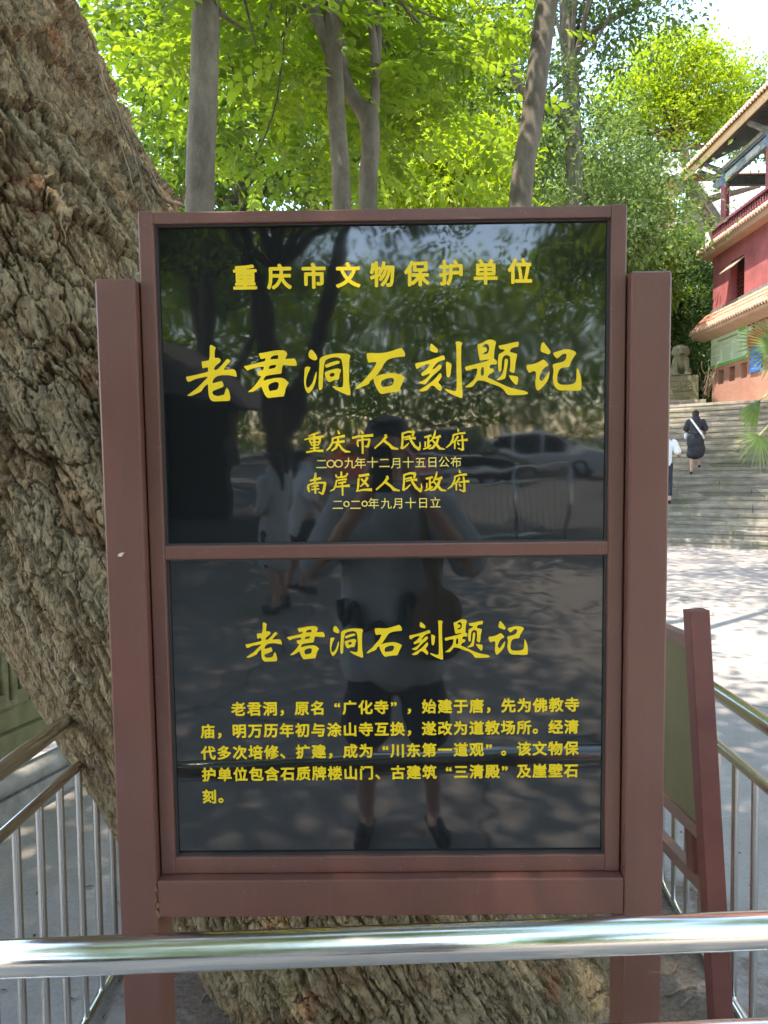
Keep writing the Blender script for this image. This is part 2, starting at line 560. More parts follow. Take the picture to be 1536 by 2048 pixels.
text_line(row('重庆市文物保护单位', 490, 555, 1040, 542), 50, 0.034, M['gold'], pan1, 0.97)
def zc(s, pts, ox, oy, k):
    return [(c, ox + x / k, oy + y / k) for c, (x, y) in zip(s, pts)]
text_line(zc('二OO九年十二月十五日公布', [(220,447),(297,447),(362,445),(455,440),(543,440),(643,435),(742,438),(842,440),(940,435),(1042,435),(1140,432),(1237,430),(1337,430)], 590, 820, 4.151), 23, 0.008, M['pale_gold'], pan1, 1.0, 0.98)
text_line(zc('二o二o年九月十日立', [(355,785),(427,780),(503,785),(578,778),(652,775),(757,775),(858,773),(960,772),(1063,770),(1165,768)], 590, 820, 4.151), 23, 0.008, M['pale_gold'], pan1, 1.0, 1.12)
BO = 0.034; BS = 30
text_line(row('老君洞，原名“广化寺”，始建于唐，先为佛教寺', 476.8, 1418, 1144, 1409), BS, BO, M['gold'], pan2)
text_line(row('庙，明万历年初与涂山寺互换，遂改为道教场所。经清', 415.4, 1462.5, 1142.9, 1453), BS, BO, M['gold'], pan2)
text_line(row('代多次培修、扩建，成为“川东第一道观”。该文物保', 416.7, 1505.7, 1142.4, 1496), BS, BO, M['gold'], pan2)
text_line(row('护单位包含石质牌楼山门、古建筑“三清殿”及崖壁石', 418, 1549, 1142.4, 1540.7), BS, BO, M['gold'], pan2)
text_line(row('刻。', 419, 1593, 450.5, 1592.5), BS, BO, M['gold'], pan2)

# brush-written heading: outlines of the seven characters (first ring outside, later rings holes), zoom coordinates
Z1 = (360, 670, 5.9077); Z2 = (600, 670, 5.9077); Z3 = (810, 670, 5.9077); Z4 = (1030, 670, 10.24)
def P(s):
    a = [int(t) for t in s.replace(',', ' ').split()]
    return list(zip(a[::2], a[1::2]))
BRUSH = [
 (Z1, ['352,122 372,116 405,135 424,155 410,180 408,275 450,268 478,285 480,305 470,325 430,355 405,385 402,415 440,410 500,350 530,310 560,278 600,305 580,330 550,360 510,412 570,408 630,402 655,420 668,460 670,496 640,488 570,474 500,474 450,482 415,500 390,530 382,572 420,562 470,550 495,542 510,575 516,605 490,622 430,645 390,662 380,685 400,712 450,722 500,712 525,700 540,640 556,620 575,650 592,710 596,745 585,778 480,782 400,786 370,775 345,735 336,680 330,575 300,600 280,620 250,670 180,700 130,720 80,718 130,680 200,630 260,570 340,488 250,505 180,520 130,545 92,556 80,530 66,495 110,488 200,468 335,435 332,400 330,382 300,385 268,396 258,350 255,312 300,308 350,298']),
 (Z1, ['930,215 1000,208 1080,190 1150,180 1220,180 1255,198 1268,225 1258,250 1240,285 1300,282 1350,276 1365,295 1378,330 1383,350 1370,366 1300,362 1215,352 1205,395 1200,455 1120,465 1050,475 1010,485 985,525 990,540 1040,525 1120,508 1200,505 1240,520 1265,545 1288,565 1270,590 1250,630 1240,680 1226,728 1190,728 1100,738 1040,746 1010,720 985,670 960,605 920,635 860,672 798,676 840,640 900,580 965,484 940,484 925,470 912,425 960,420 985,410 992,372 930,378 860,395 825,410 800,424 775,400 752,370 800,360 900,335 1010,308 1008,270 980,280 955,286 938,250',
       '1062,290 1075,265 1090,250 1120,240 1160,237 1162,260 1155,285 1110,285', '1045,400 1060,360 1140,350 1130,380 1115,392 1080,398', '1042,615 1050,588 1075,570 1130,553 1160,560 1168,590 1160,630 1140,650 1100,655 1060,664 1050,640']),
 (Z2, ['135,170 160,190 195,240 205,275 195,296 165,300 120,278 100,250 102,215 115,185']),
 (Z2, ['55,385 85,372 125,380 115,410 90,460 70,540 72,600 90,628 115,612 150,560 180,460 197,425 196,500 180,570 150,640 100,697 65,650 50,590 48,510']),
 (Z2, ['230,290 245,265 300,240 380,222 470,215 570,222 598,245 582,290 578,420 580,560 598,680 595,715 560,708 490,680 420,645 375,605 410,605 460,618 505,618 512,540 508,400 500,330 485,285 455,265 400,262 330,280 298,305 285,350 275,460 268,600 262,640 230,655 218,600 222,480 230,380']),
 (Z2, ['298,350 360,325 440,302 470,312 468,335 400,355 310,390 298,370']),
 (Z2, ['290,440 340,420 400,402 450,394 485,410 480,440 468,470 462,510 455,530 400,535 345,558 320,540 300,495', '348,480 355,455 385,445 410,455 408,478 390,492 365,497']),
 (Z2, ['790,215 830,210 900,215 1000,210 1080,190 1150,165 1195,152 1220,175 1242,215 1240,255 1180,258 1100,270 1040,290 1000,330 960,400 920,460 870,510 825,545 820,570 790,590 740,610 690,635 648,636 680,600 740,550 800,480 860,410 910,322 860,320 810,328 796,290 788,250']),
 (Z2, ['865,510 890,490 960,465 1050,450 1120,448 1190,470 1242,498 1220,550 1190,610 1168,672 1100,675 1020,685 970,700 940,685 900,620 875,560', '952,590 960,550 980,530 1030,512 1080,506 1108,515 1110,550 1095,585 1060,605 1000,612 965,615']),
 (Z3, ['305,98 340,122 380,158 392,190 380,210 340,205 295,185 292,150']),
 (Z3, ['118,335 200,320 280,300 360,272 460,235 475,290 440,300 400,312 360,345 320,405 345,402 380,365 410,345 438,370 420,400 390,430 350,462 310,500 260,560 235,585 170,572 165,560 200,545 250,515 285,480 300,450 260,465 205,488 188,455 230,425 270,385 298,345 250,345 190,370 140,405 125,375']),
 (Z3, ['410,452 425,452 436,490 415,525 390,560 420,590 440,630 420,664 400,655 370,625 340,600 310,600 290,615 260,655 200,670 155,658 190,635 250,600 310,560 360,510']),
 (Z3, ['485,318 500,316 550,340 545,400 538,470 522,500 495,495 488,440 484,370']),
 (Z3, ['595,80 640,74 680,95 665,125 662,250 668,450 675,600 682,740 655,745 600,722 530,690 480,655 462,632 500,640 560,660 605,662 612,600 610,450 608,250 605,130']),
 (Z3, ['858,110 900,100 960,65 1000,52 1050,60 1078,82 1065,130 1055,200 1050,285 1080,295 1088,320 1080,350 1020,348 1000,365 1000,395 1045,398 1052,420 1040,440 1000,460 980,485 975,500 1020,520 1080,550 1140,578 1200,605 1260,628 1330,645 1400,655 1440,672 1458,688 1440,700 1380,710 1225,712 1200,695 1170,650 1120,610 1060,590 1000,570 930,540 860,535 835,565 800,610 760,618 715,618 712,610 750,585 790,550 820,520 845,470 858,395 800,400 722,425 706,385 720,370 800,352 900,328 960,310 1000,292 960,290 885,305 875,260 865,200 858,150',
       '915,150 925,118 955,102 985,115 995,150 990,190 975,220 940,228 910,230 935,205 965,195 970,160 945,140', '898,400 915,375 930,385 932,430 930,470 910,485 893,470']),
 (Z3, ['1103,125 1180,112 1260,92 1342,78 1345,100 1335,142 1300,142 1255,158 1240,185 1245,205 1290,212 1325,225 1320,260 1305,330 1300,400 1290,448 1265,445 1235,425 1245,370 1245,300 1240,250 1210,238 1180,240 1158,260 1145,300 1140,380 1138,425 1110,438 1100,400 1098,330 1102,260 1110,225 1150,205 1185,180 1160,168 1125,168 1108,145']),
 (Z3, ['1178,285 1195,278 1218,290 1212,350 1200,420 1188,510 1140,530 1080,536 1085,525 1130,490 1155,450 1170,380']),
 (Z3, ['1225,475 1270,478 1325,488 1338,505 1335,560 1320,590 1300,582 1260,540 1235,500']),
 (Z4, ['575,145 600,160 640,215 690,280 725,330 725,370 685,402 650,385 540,345 522,310 530,240 545,170']),
 (Z4, ['235,625 260,608 340,602 420,582 500,545 575,500 615,520 660,570 685,610 675,635 620,655 570,705 520,800 497,880 505,920 545,945 580,925 620,860 670,780 705,735 710,770 690,880 650,970 580,1050 510,1120 470,1142 440,1120 420,1050 415,960 428,850 430,780 410,740 375,740 330,760 295,778 265,745 240,690']),
 (Z4, ['778,370 820,350 900,325 1000,295 1100,292 1180,310 1245,350 1250,385 1210,440 1160,520 1130,590 1118,640 1080,658 1000,662 940,680 905,715 880,780 862,860 862,940 880,985 930,1012 1000,1020 1080,1020 1160,1010 1220,985 1250,940 1258,860 1262,740 1270,670 1310,730 1345,830 1360,930 1362,1040 1355,1115 1330,1138 1240,1145 1080,1135 910,1135 850,1100 800,1030 778,950 775,860 790,750 785,680 770,640 780,600 850,580 940,560 1000,540 1040,490 1058,430 1052,395 1025,380 990,388 950,410 900,460 865,480 840,470 800,420']),
]
def soften(ring):
    out = []
    n = len(ring)
    for i in range(n):
        p, q = ring[i], ring[(i + 1) % n]
        out.append((p[0] * .82 + q[0] * .18, p[1] * .82 + q[1] * .18))
        out.append((p[0] * .18 + q[0] * .82, p[1] * .18 + q[1] * .82))
    return out
def brush_heading(parent, tf):
    cu_ = bpy.data.curves.new('lettering', 'CURVE'); cu_.dimensions = '2D'; cu_.fill_mode = 'BOTH'; cu_.extrude = 0.0002
    for (ox, oy, k), rings in BRUSH:
        for ri in rings:
            pts = soften([(ox + x / k, oy + y / k) for x, y in P(ri)])
            sp = cu_.splines.new('POLY'); sp.use_cyclic_u = True
            sp.points.add(len(pts) - 1)
            for q, (x, y) in zip(sp.points, pts):
                u, w = tf(*sg(x, y, TE))
                q.co = (u, w, 0, 1)
    o = bpy.data.objects.new('lettering', cu_); COL.objects.link(o)
    o = baked(o, 'lettering', M['gold'], parent, smooth=False)
    o.data.transform(Matrix.Translation((0, TE, 0)) @ Matrix.Rotation(math.pi / 2, 4, 'X'))
    return o
brush_heading(pan1, lambda u, w: (u, w))
a1 = sg(372, 800, TE); b1 = sg(1162, 770, TE); a2 = sg(491, 1321, TE); b2 = sg(1055, 1300, TE)
k_ = (b2[0] - a2[0]) / (b1[0] - a1[0])
brush_heading(pan2, lambda u, w: (a2[0] + (u - a1[0]) * k_, a2[1] + (w - a1[1]) * k_))

# small brush lines: strokes as (x, y, width) runs
Y5 = (600, 850); Y6 = (760, 850); Y7 = (600, 935); KB = 8.533
GOV = [(Y6, ['375,150,34 480,115,34 570,118,48', '575,120,44 555,190,36', '385,140,34 385,270,36 370,400,40', '400,215,26 510,190,34', '420,250,24 520,225,28 600,225,50', '375,405,28 430,370,30 490,310,20', '500,180,34 530,270,44 590,360,44 670,420,50', '672,420,36 685,350,28 678,290,14']),
       (Y6, ['760,210,34 870,180,40', '825,200,34 825,370,40', '825,282,24 875,265,28', '775,285,28 770,370,28', '740,412,24 820,380,36 870,345,26', '945,90,20 930,170,38 885,260,30', '920,225,24 1030,190,48', '1000,205,36 970,300,48 900,390,40 830,408,18', '890,260,28 970,340,44 1020,400,46 1105,412,16']),
       (Y6, ['1325,55,16 1340,105,40', '1245,175,30 1340,145,32 1450,135,40', '1255,165,32 1245,240,34 1200,330,34 1130,385,20', '1330,195,34 1290,260,34 1240,305,22', '1278,280,28 1275,405,26', '1320,272,26 1400,257,30 1490,252,44', '1400,175,30 1412,300,34 1415,425,40', '1330,395,18 1410,428,34', '1320,300,20 1350,335,34']),
       (Y5, ['1460,165,40 1470,200,50 1400,285,36 1275,395,28', '1430,262,46 1530,340,44 1575,390,56 1675,412,20'])]
LINE1 = [(Y5, ['150,190,20 230,160,36 315,130,30', '80,250,25 200,215,30 400,195,38', '240,165,40 245,300,46 245,440,40', '160,250,22 180,300,26 200,345,22', '160,255,20 250,235,22 350,230,30', '345,235,34 335,290,34 310,340,26', '185,298,22 325,287,22', '195,345,20 315,337,22', '175,402,24 325,385,26', '110,465,30 250,440,30 390,440,48']),
         (Y5, ['650,95,20 668,150,44', '545,235,30 650,205,34 760,185,42', '560,225,34 550,310,34 510,380,34 455,432,24', '570,300,30 660,290,34 755,278,44', '650,215,34 650,300,50 610,390,44 540,440,24', '665,330,30 720,410,40 780,450,46 860,458,16']),
         (Y5, ['1045,90,20 1075,145,44', '895,220,38 1000,195,36 1240,175,50', '1065,205,34 1070,350,36 1070,485,30', '985,275,30 980,320,32 995,370,22', '985,265,28 1080,250,26 1190,245,34', '1185,250,40 1170,330,36 1155,365,44', '1110,365,26 1160,370,30'])] + GOV
LINE2 = [(Y7, ['265,95,26 262,160,44 245,200,40', '175,225,36 250,205,36 350,185,44', '250,200,36 255,240,36', '140,310,34 140,360,40 160,415,28', '140,300,30 240,265,30 430,258,36', '430,262,44 410,370,48 385,450,44', '320,420,20 385,452,40', '240,290,20 255,320,28', '300,275,20 275,310,28', '200,328,24 320,312,26', '195,376,26 325,366,28', '262,310,30 262,440,32']),
         (Y7, ['705,75,34 705,170,36', '610,120,24 625,165,32', '640,172,32 790,150,30', '810,100,32 790,140,30', '620,225,28 720,205,30 795,200,36', '625,225,30 610,300,30 580,370,30 515,405,16', '660,270,34 780,245,36', '720,255,30 725,360,32 728,475,28', '620,330,28 720,318,32 840,310,46']),
         (Y7, ['1010,145,46 1090,132,40 1175,120,44', '1000,190,36 995,300,34 980,395,34', '960,405,22 1080,380,34 1220,378,52', '1150,170,44 1100,260,36 1030,325,20', '1045,195,30 1110,260,40 1165,320,40'])] + [((o[0] + 3, o[1] + 83), s) for o, s in GOV]
def brush_line(chars, parent):
    mb = MB(); e = TE - 0.0002
    for (ox, oy), strokes in chars:
        for st in strokes:
            q = [tuple(float(t) for t in a.split(',')) for a in st.split()]
            pts = []
            for i in range(len(q) - 1):           # rounder run between the traced knots
                for t in (0, .5): pts.append(tuple(q[i][j] * (1 - t) + q[i + 1][j] * t for j in range(3)))
            pts.append(q[-1])
            L = []; Rr = []
            for i, (x, y, w) in enumerate(pts):
                a = pts[max(0, i - 1)]; b = pts[min(len(pts) - 1, i + 1)]
                dx, dy = b[0] - a[0], b[1] - a[1]; l = math.hypot(dx, dy) or 1
                nx, ny = -dy / l, dx / l; hw = w * 0.50
                ex = -dx / l * hw * .35 if i == 0 else (dx / l * hw * .35 if i == len(pts) - 1 else 0)
                ey = -dy / l * hw * .35 if i == 0 else (dy / l * hw * .35 if i == len(pts) - 1 else 0)
                L.append((x + nx * hw + ex, y + ny * hw + ey)); Rr.append((x - nx * hw + ex, y - ny * hw + ey))
            vs = []
            for (x, y) in L + Rr:
                u, w = sg(ox + x / KB, oy + y / KB, TE); vs.append((u, e, w))
            n = len(pts)
            mb.add(vs, [(i, i + 1, n + i + 1, n + i) for i in range(n - 1)])
            e -= 0.00001
    return mb.build('lettering', M['gold'], parent)
brush_line(LINE1, pan1)
brush_line(LINE2, pan1)

# ------------------------------------------------------------------ the old leaning tree behind the sign
def old_bark():
    m, nt, p = newmat('flaking_bark')
    v = coord(nt)
    at = nt.nodes.new('ShaderNodeAttribute'); at.attribute_name = 'plate'
    c = ramp(nt, at.outputs['Fac'], [(0.0, (0.115, 0.074, 0.042)), (0.25, (0.225, 0.152, 0.086)), (0.5, (0.325, 0.248, 0.148)), (0.75, (0.255, 0.208, 0.132)), (1.0, (0.41, 0.33, 0.205))])
    n1 = noise(nt, v, 28, 8, 0.7)
    c = mix(nt, 0.75, c, ramp(nt, n1, [(0.30, (0.42, 0.36, 0.31)), (0.60, (1.18, 1.12, 1.02))]), 'MULTIPLY')
    n2 = noise(nt, v, 3.2, 6, 0.65)
    c = mix(nt, ramp(nt, n2, [(0.60, (0, 0, 0)), (0.72, (0.5, 0.5, 0.5))]), c, (0.135, 0.135, 0.055))
    n3 = noise(nt, coord(nt, rot=(1.1, 0.4, 2.0)), 4.1, 5, 0.6)
    c = mix(nt, ramp(nt, n3, [(0.60, (0, 0, 0)), (0.66, (0.7, 0.7, 0.7))]), c, (0.27, 0.115, 0.055))
    n4 = noise(nt, v, 140, 3, 0.6)
    c = mix(nt, ramp(nt, n4, [(0.60, (0, 0, 0)), (0.70, (0.5, 0.5, 0.5))]), c, (0.34, 0.31, 0.25))
    nt.links.new(c, p.inputs['Base Color'])
    p.inputs['Roughness'].default_value = 0.95
    p.inputs['Specular IOR Level'].default_value = 0.12
    g = coord(nt, scale=(1, 1, 0.34), rot=(0, 0.47, 0))
    vo = nt.nodes.new('ShaderNodeTexVoronoi'); vo.feature = 'DISTANCE_TO_EDGE'; vo.inputs['Scale'].default_value = 46
    nz = nt.nodes.new('ShaderNodeTexNoise'); nz.inputs['Scale'].default_value = 60; nz.inputs['Detail'].default_value = 5
    nt.links.new(g, nz.inputs['Vector'])
    av = nt.nodes.new('ShaderNodeVectorMath'); av.operation = 'MULTIPLY_ADD'; av.inputs[1].default_value = (.022, .022, .022)
    nt.links.new(nz.outputs['Color'], av.inputs[0]); nt.links.new(g, av.inputs[2]); nt.links.new(av.outputs[0], vo.inputs['Vector'])
    ck = ramp(nt, vo.outputs['Distance'], [(0.0, (0, 0, 0)), (0.10, (1, 1, 1))])
    hh = mix(nt, 0.45, noise(nt, v, 120, 9, 0.8), ck)
    bump(nt, p, hh, 1.0, 0.010)
    return m
M['old_bark'] = old_bark()

AX = [(0.26, 2.50, -0.40, 0.66), (0.08, 2.50, -0.08, 0.585), (-0.26, 2.50, 0.50, 0.550), (-0.62, 2.50, 1.11, 0.550), (-0.98, 2.51, 1.80, 0.535),
      (-1.33, 2.52, 2.46, 0.53), (-1.575, 2.55, 3.10, 0.52), (-1.80, 2.60, 3.80, 0.50)]
def spline_pts(K, n):
    K = np.array(K, float); out = []
    for i in range(len(K) - 1):
        p0 = K[max(i - 1, 0)]; p1 = K[i]; p2 = K[i + 1]; p3 = K[min(i + 2, len(K) - 1)]
        for t in np.linspace(0, 1, n, endpoint=False):
            out.append(.5 * ((2 * p1) + (-p0 + p2) * t + (2*p0 - 5*p1 + 4*p2 - p3) * t*t + (-p0 + 3*p1 - 3*p2 + p3) * t**3))
    out.append(K[-1]); return np.array(out)
def old_trunk():
    K = spline_pts(AX, 120)
    seg = np.r_[0, np.cumsum(np.linalg.norm(np.diff(K[:, :3], axis=0), axis=1))]
    ns, nth = 1150, 980
    s = np.linspace(0, seg[-1], ns)
    C = np.stack([np.interp(s, seg, K[:, j]) for j in range(4)], 1)
    T = np.gradient(C[:, :3], axis=0); T /= np.linalg.norm(T, axis=1)[:, None]
    U = np.cross(np.array([0, 1.0, 0]), T); U /= np.linalg.norm(U, axis=1)[:, None]
    W = np.cross(T, U)
    th = np.linspace(0, 2 * np.pi, nth, endpoint=False)
    S, TH = np.meshgrid(s, th, indexing='ij')
    Nn = U[:, None, :] * np.cos(TH)[..., None] + W[:, None, :] * np.sin(TH)[..., None]
    r = C[:, 3][:, None] * np.ones_like(TH)
    r = r * (1 + 0.05 * (fbm(np.cos(TH) * 1.6 + 5, np.sin(TH) * 1.6, S * 1.1, 3) - .5) * 2)
    # buttress ridges near the ground
    flare = np.clip((0.75 - S) / 0.75, 0, 1)
    r = r * (1 + flare ** 2 * 0.10 * np.cos(TH * 5 + 1.0))
    X = np.cos(TH) * .5; Y = np.sin(TH) * .5
    wu = (fbm(X * 7, Y * 7, S * 4.5, 4) - .5); wv = (fbm(X * 7 + 31, Y * 7, S * 4.5 + 9, 4) - .5)
    up = np.clip((S - 2.0) / .9, 0, 1)                  # bigger, looser plates higher up
    u = TH / (2 * np.pi)
    jag = (fbm(X * 30, Y * 30, S * 22, 4) - .5)
    jag2 = (fbm(X * 30 + 50, Y * 30, S * 22 + 7, 4) - .5)
    # broad flat-topped plates with ragged edges, lifted at their lower end like shingles
    f1, f2, c1, du, dv = worley(u * 34 + wu * 1.8 + jag * .75, S / 0.23 + wv * 1.2 + jag2 * .6, 34, 3)
    e = np.clip((f2 - f1) / 0.055, 0, 1)
    big = (0.25 + 0.75 * c1) * e - dv * (.55 + .5 * up) * e
    f1b, f2b, c2, du2, dv2 = worley(u * 120 + wu * 6.0 + jag * 1.6, S / 0.085 + wv * 3.0 + jag2 * 1.6, 120, 11)
    e2 = np.clip((f2b - f1b) / 0.12, 0, 1)
    med = (0.25 + 0.75 * c2) * e2 - dv2 * 0.5 * e2
    # long fissures that follow the grain
    g1 = np.abs(2 * fbm(X * 15 + wv * 2, Y * 15 + wu * 2, S * 1.1 + jag * .28, 4) - 1)
    fis = np.clip(g1 / 0.075, 0, 1)
    g2 = np.abs(2 * fbm(X * 38 + 9, Y * 38, S * 3.6 + jag2 * .5, 3) - 1)
    fis2 = np.clip(g2 / 0.13, 0, 1)
    fib = fbm(X * 110, Y * 110, S * 14, 3)
    fine = fbm(X * 90, Y * 90, S * 60, 4)
    lay = fbm(X * 9 + 3, Y * 9, S * 5 + jag * .7, 3) * 10
    stp = np.floor(lay) + np.clip((lay - np.floor(lay)) / .25, 0, 1)
    d = ((0.007 + 0.025 * up) * big + (0.003 + 0.0055 * up) * med + 0.026 * fis + (0.013 - .004 * up) * fis2
         + (0.010 + .009 * up) * e + (0.004 + .002 * up) * e2 + 0.005 * (fib - .5) + (0.004 + .001 * up) * (fine - .5) + (0.0025 + .0035 * up) * (stp - 5) - 0.026)
    co = C[:, None, :3] + Nn * (r + d - 0.035)[..., None]
    idx = np.arange(ns * nth).reshape(ns, nth)
    a = idx[:-1]; b = np.roll(idx, -1, 1)[:-1]; c = np.roll(idx, -1, 1)[1:]; dd = idx[1:]
    F = np.stack([a, b, c, dd], -1).reshape(-1, 4)
    plate = np.clip(0.42 * c1 + 0.34 * c2 + 0.55 * (fine - .5) + .12, 0, 1)
    return co.reshape(-1, 3), F, plate.ravel()
co, F, plate = old_trunk()
old = empty('old_tree', (0.15, 2.5, 0), label='huge old leaning tree with flaking brown bark behind the sign', cat='tree')
base_inv = Vector((0.15, 2.5, 0))
tr = np_mesh('trunk', co - np.array(base_inv), F, M['old_bark'], old, smooth=True, attrs={'plate': plate})
del co, F, plate
M['root'] = bark_mat('aerial_root_bark', (0.15, 0.105, 0.065), (0.32, 0.25, 0.17), 40, 0.2)
rr = random.Random(8)
def wob(pts, n, amp, rng):
    """a hand-drawn looking run through the given points"""
    K = spline_pts(pts, n)
    for i in range(1, len(K) - 1):
        K[i] += np.array([rng.uniform(-amp, amp) for _ in range(3)])
    return [Vector(k) for k in K]
ROOTS = [([(262, 250), (300, 330), (335, 420)], .006), ([(225, 190), (262, 300), (300, 420)], .008), ([(245, 230), (290, 340), (312, 420)], .0045),
         ([(228, 300), (250, 380), (262, 430)], .004), ([(85, 165), (110, 215), (125, 245)], .003), ([(125, 370), (122, 430), (130, 490)], .003),
         ([(180, 60), (215, 180), (255, 260)], .006), ([(200, 150), (232, 260), (268, 380)], .005), ([(270, 245), (283, 235), (280, 262)], .003),
         ([(300, 360), (330, 395), (365, 412)], .016), ([(283, 330), (318, 380), (350, 418)], .011), ([(345, 405), (362, 398), (378, 372)], .010)]
for pts, rad in ROOTS:
    q = []
    for (x, y) in pts:
        edge = max(0.0, min(1.0, ((170 + 0.42 * y) - x) / 200.0))     # how far inside the right-hand edge of the trunk
        q.append(px(x, y, Y=2.46 - 0.44 * math.sqrt(edge) if edge < .5 else 2.0) - base_inv)
    t = wob([tuple(a) for a in q], 5, 0.004, rr)
    MB().tube(t, [rad * .62 * (1 - .5 * i / len(t)) for i in range(len(t))], 6).build('aerial_root', M['root'], old)

# ------------------------------------------------------------------ foliage
def unit(v): return v / np.linalg.norm(v, axis=-1, keepdims=True)
def leaf_quads(P, D, L, W, rng, fold=0.25):
    """one folded two-triangle leaf at each point P along direction D"""
    n = len(P)
    D = unit(D)
    ref = rng.normal(size=(n, 3)) * .55 + np.array([0, 0, 1.0])
    S = unit(np.cross(D, ref)); U = np.cross(S, D)
    L = (np.ones(n) * L)[:, None]; W = (np.ones(n) * W)[:, None]
    b = P; t = P + D * L
    m = P + D * L * .45
    l = m + S * W * .5 + U * W * fold; r = m - S * W * .5 + U * W * fold
    co = np.stack([b, r, t, l], 1).reshape(-1, 3)
    i = np.arange(n)[:, None] * 4
    F = np.concatenate([i + np.array([[0, 1, 2]]), i + np.array([[0, 2, 3]])], 0)
    return co, F
def cloud(ells, n, rng, clump=0.35, per=40, shell=0.55):
    """leaf points gathered in clumps inside a set of ellipsoids (cx,cy,cz,rx,ry,rz)"""
    E = np.array(ells, float); vol = E[:, 3] * E[:, 4] * E[:, 5]
    k = rng.choice(len(E), size=max(1, n // per), p=vol / vol.sum())
    d = unit(rng.normal(size=(len(k), 3))); rad = rng.random(len(k)) ** (1 / 3.0)
    rad = shell + (1 - shell) * rad if False else np.where(rng.random(len(k)) < .65, .62 + .38 * rng.random(len(k)), rad)
    C = E[k, :3] + d * rad[:, None] * E[k, 3:]
    sz = clump * (0.5 + rng.random(len(k)))
    j = rng.integers(0, len(k), n)
    g = rng.normal(size=(n, 3)) * np.array([1, 1, .62])
    P = C[j] + g * sz[j][:, None] * .6
    out = unit(P - E[k[j], :3])
    return P, out, j, C
def crown(name, ells, n, L, rng, mat, parent, clump=0.35, per=40, wide=.5, droop=.35):
    P, out, j, C = cloud(ells, n, rng, clump, per)
    D = out * .6 + rng.normal(size=P.shape) * .7 + np.array([0, 0, -droop])
    l = L * (.65 + .7 * rng.random(n))
    co, F = leaf_quads(P, D, l, l * wide, rng)
    tone = np.clip(.5 + .28 * rng.normal(size=n) * .7 + .22 * (_h(j, j * 3, 5) - .5) * 2, 0, 1)
    o = np_mesh(name, co, F, mat, parent, attrs={'tone': np.repeat(tone, 4)})
    return o, C
def compound_crown(name, ells, n, rng, mat, parent, rach=0.38, lf=0.098, pairs=6, clump=.5, per=9):
    """pinnate leaves: pairs of oval leaflets along a drooping stalk"""
    P, out, j, C = cloud(ells, n, rng, clump, per)
    D = out * np.array([1, 1, .3]) * .7 + rng.normal(size=P.shape) * np.array([.8, .8, .3]) + np.array([0, 0, -.28])
    D = unit(D)
    ref = rng.normal(size=(n, 3)) * .35 + np.array([0, 0, 1.0])
    S = unit(np.cross(D, ref)); U = np.cross(S, D)
    scale = .7 + .6 * rng.random(n)
    co = []; tone = []
    tb = np.clip(.5 + .25 * rng.normal(size=n), 0, 1)
    for q in range(pairs * 2 + 1):
        t = (q // 2 + 1.0) / (pairs + .6) if q < pairs * 2 else 1.03
        sd = 0 if q == pairs * 2 else (1 if q % 2 else -1)
        bend = -.30 * t * t
        A = P + (D * t + np.array([0, 0, 1.0]) * bend * .5) * (rach * scale)[:, None]
        if sd == 0: d = D + np.array([0, 0, -.35])
        else: d = S * sd * .9 + D * .42 + np.array([0, 0, -.22])
        d = unit(d + rng.normal(size=d.shape) * .13)
        s2 = unit(np.cross(d, U)); u2 = np.cross(s2, d)
        l = (lf * scale * (.8 + .4 * rng.random(n)) * (1 - .3 * abs(t - .55)))[:, None]; w = l * .47
        for a, b, f in ((0, 0, 0), (.28, .42, .07), (.66, .44, .07), (1, 0, -.05), (.66, -.44, .07), (.28, -.42, .07)):
            co.append(A + d * l * a + s2 * w * b * 1.1 + u2 * l * f)
        tone.append(tb + rng.normal(size=n) * .10)
    nl = pairs * 2 + 1
    co = np.stack(co, 1).reshape(-1, 3)                     # n, nl*6, 3
    i = np.arange(n * nl)[:, None] * 6
    F = np.concatenate([i + np.array([[0, 1, 5]]), i + np.array([[1, 2, 4]]), i + np.array([[1, 4, 5]]), i + np.array([[2, 3, 4]])], 0)
    tone = np.clip(np.stack(tone, 1), 0, 1)
    o = np_mesh(name, co, F, mat, parent, attrs={'tone': np.repeat(tone.ravel(), 6)})
    return o, C

M['leaf_near'] = leaf_mat('pinnate_leaf', (0.085, 0.140, 0.012), (0.185, 0.255, 0.024), .62)
M['leaf_mid'] = leaf_mat('broad_leaf', (0.065, 0.115, 0.018), (0.145, 0.215, 0.034), .52)
M['leaf_pale'] = leaf_mat('pale_loose_leaf', (0.070, 0.115, 0.040), (0.15, 0.21, 0.075), .5)
M['leaf_yellow'] = leaf_mat('sunlit_yellow_leaf', (0.15, 0.22, 0.010), (0.29, 0.37, 0.018), .52)  # yellow green with the brightness of sunlit crowns put into the colour
M['leaf_dark'] = leaf_mat('dark_evergreen_leaf', (0.030, 0.060, 0.018), (0.075, 0.120, 0.032), .4)
M['grey_bark'] = bark_mat('smooth_grey_bark', (0.095, 0.080, 0.062), (0.185, 0.162, 0.130), 11, 0.5, 0.3)
M['dark_bark'] = bark_mat('dark_rough_bark', (0.05, 0.040, 0.032), (0.135, 0.11, 0.085), 16, 0.2, 0.7)
M['mid_bark'] = bark_mat('mid_rough_bark', (0.10, 0.088, 0.072), (0.24, 0.21, 0.17), 16, 0.2, 0.6)
M['tan_bark'] = bark_mat('tan_bark', (0.12, 0.085, 0.055), (0.27, 0.205, 0.14), 12, 0.3, 0.5)

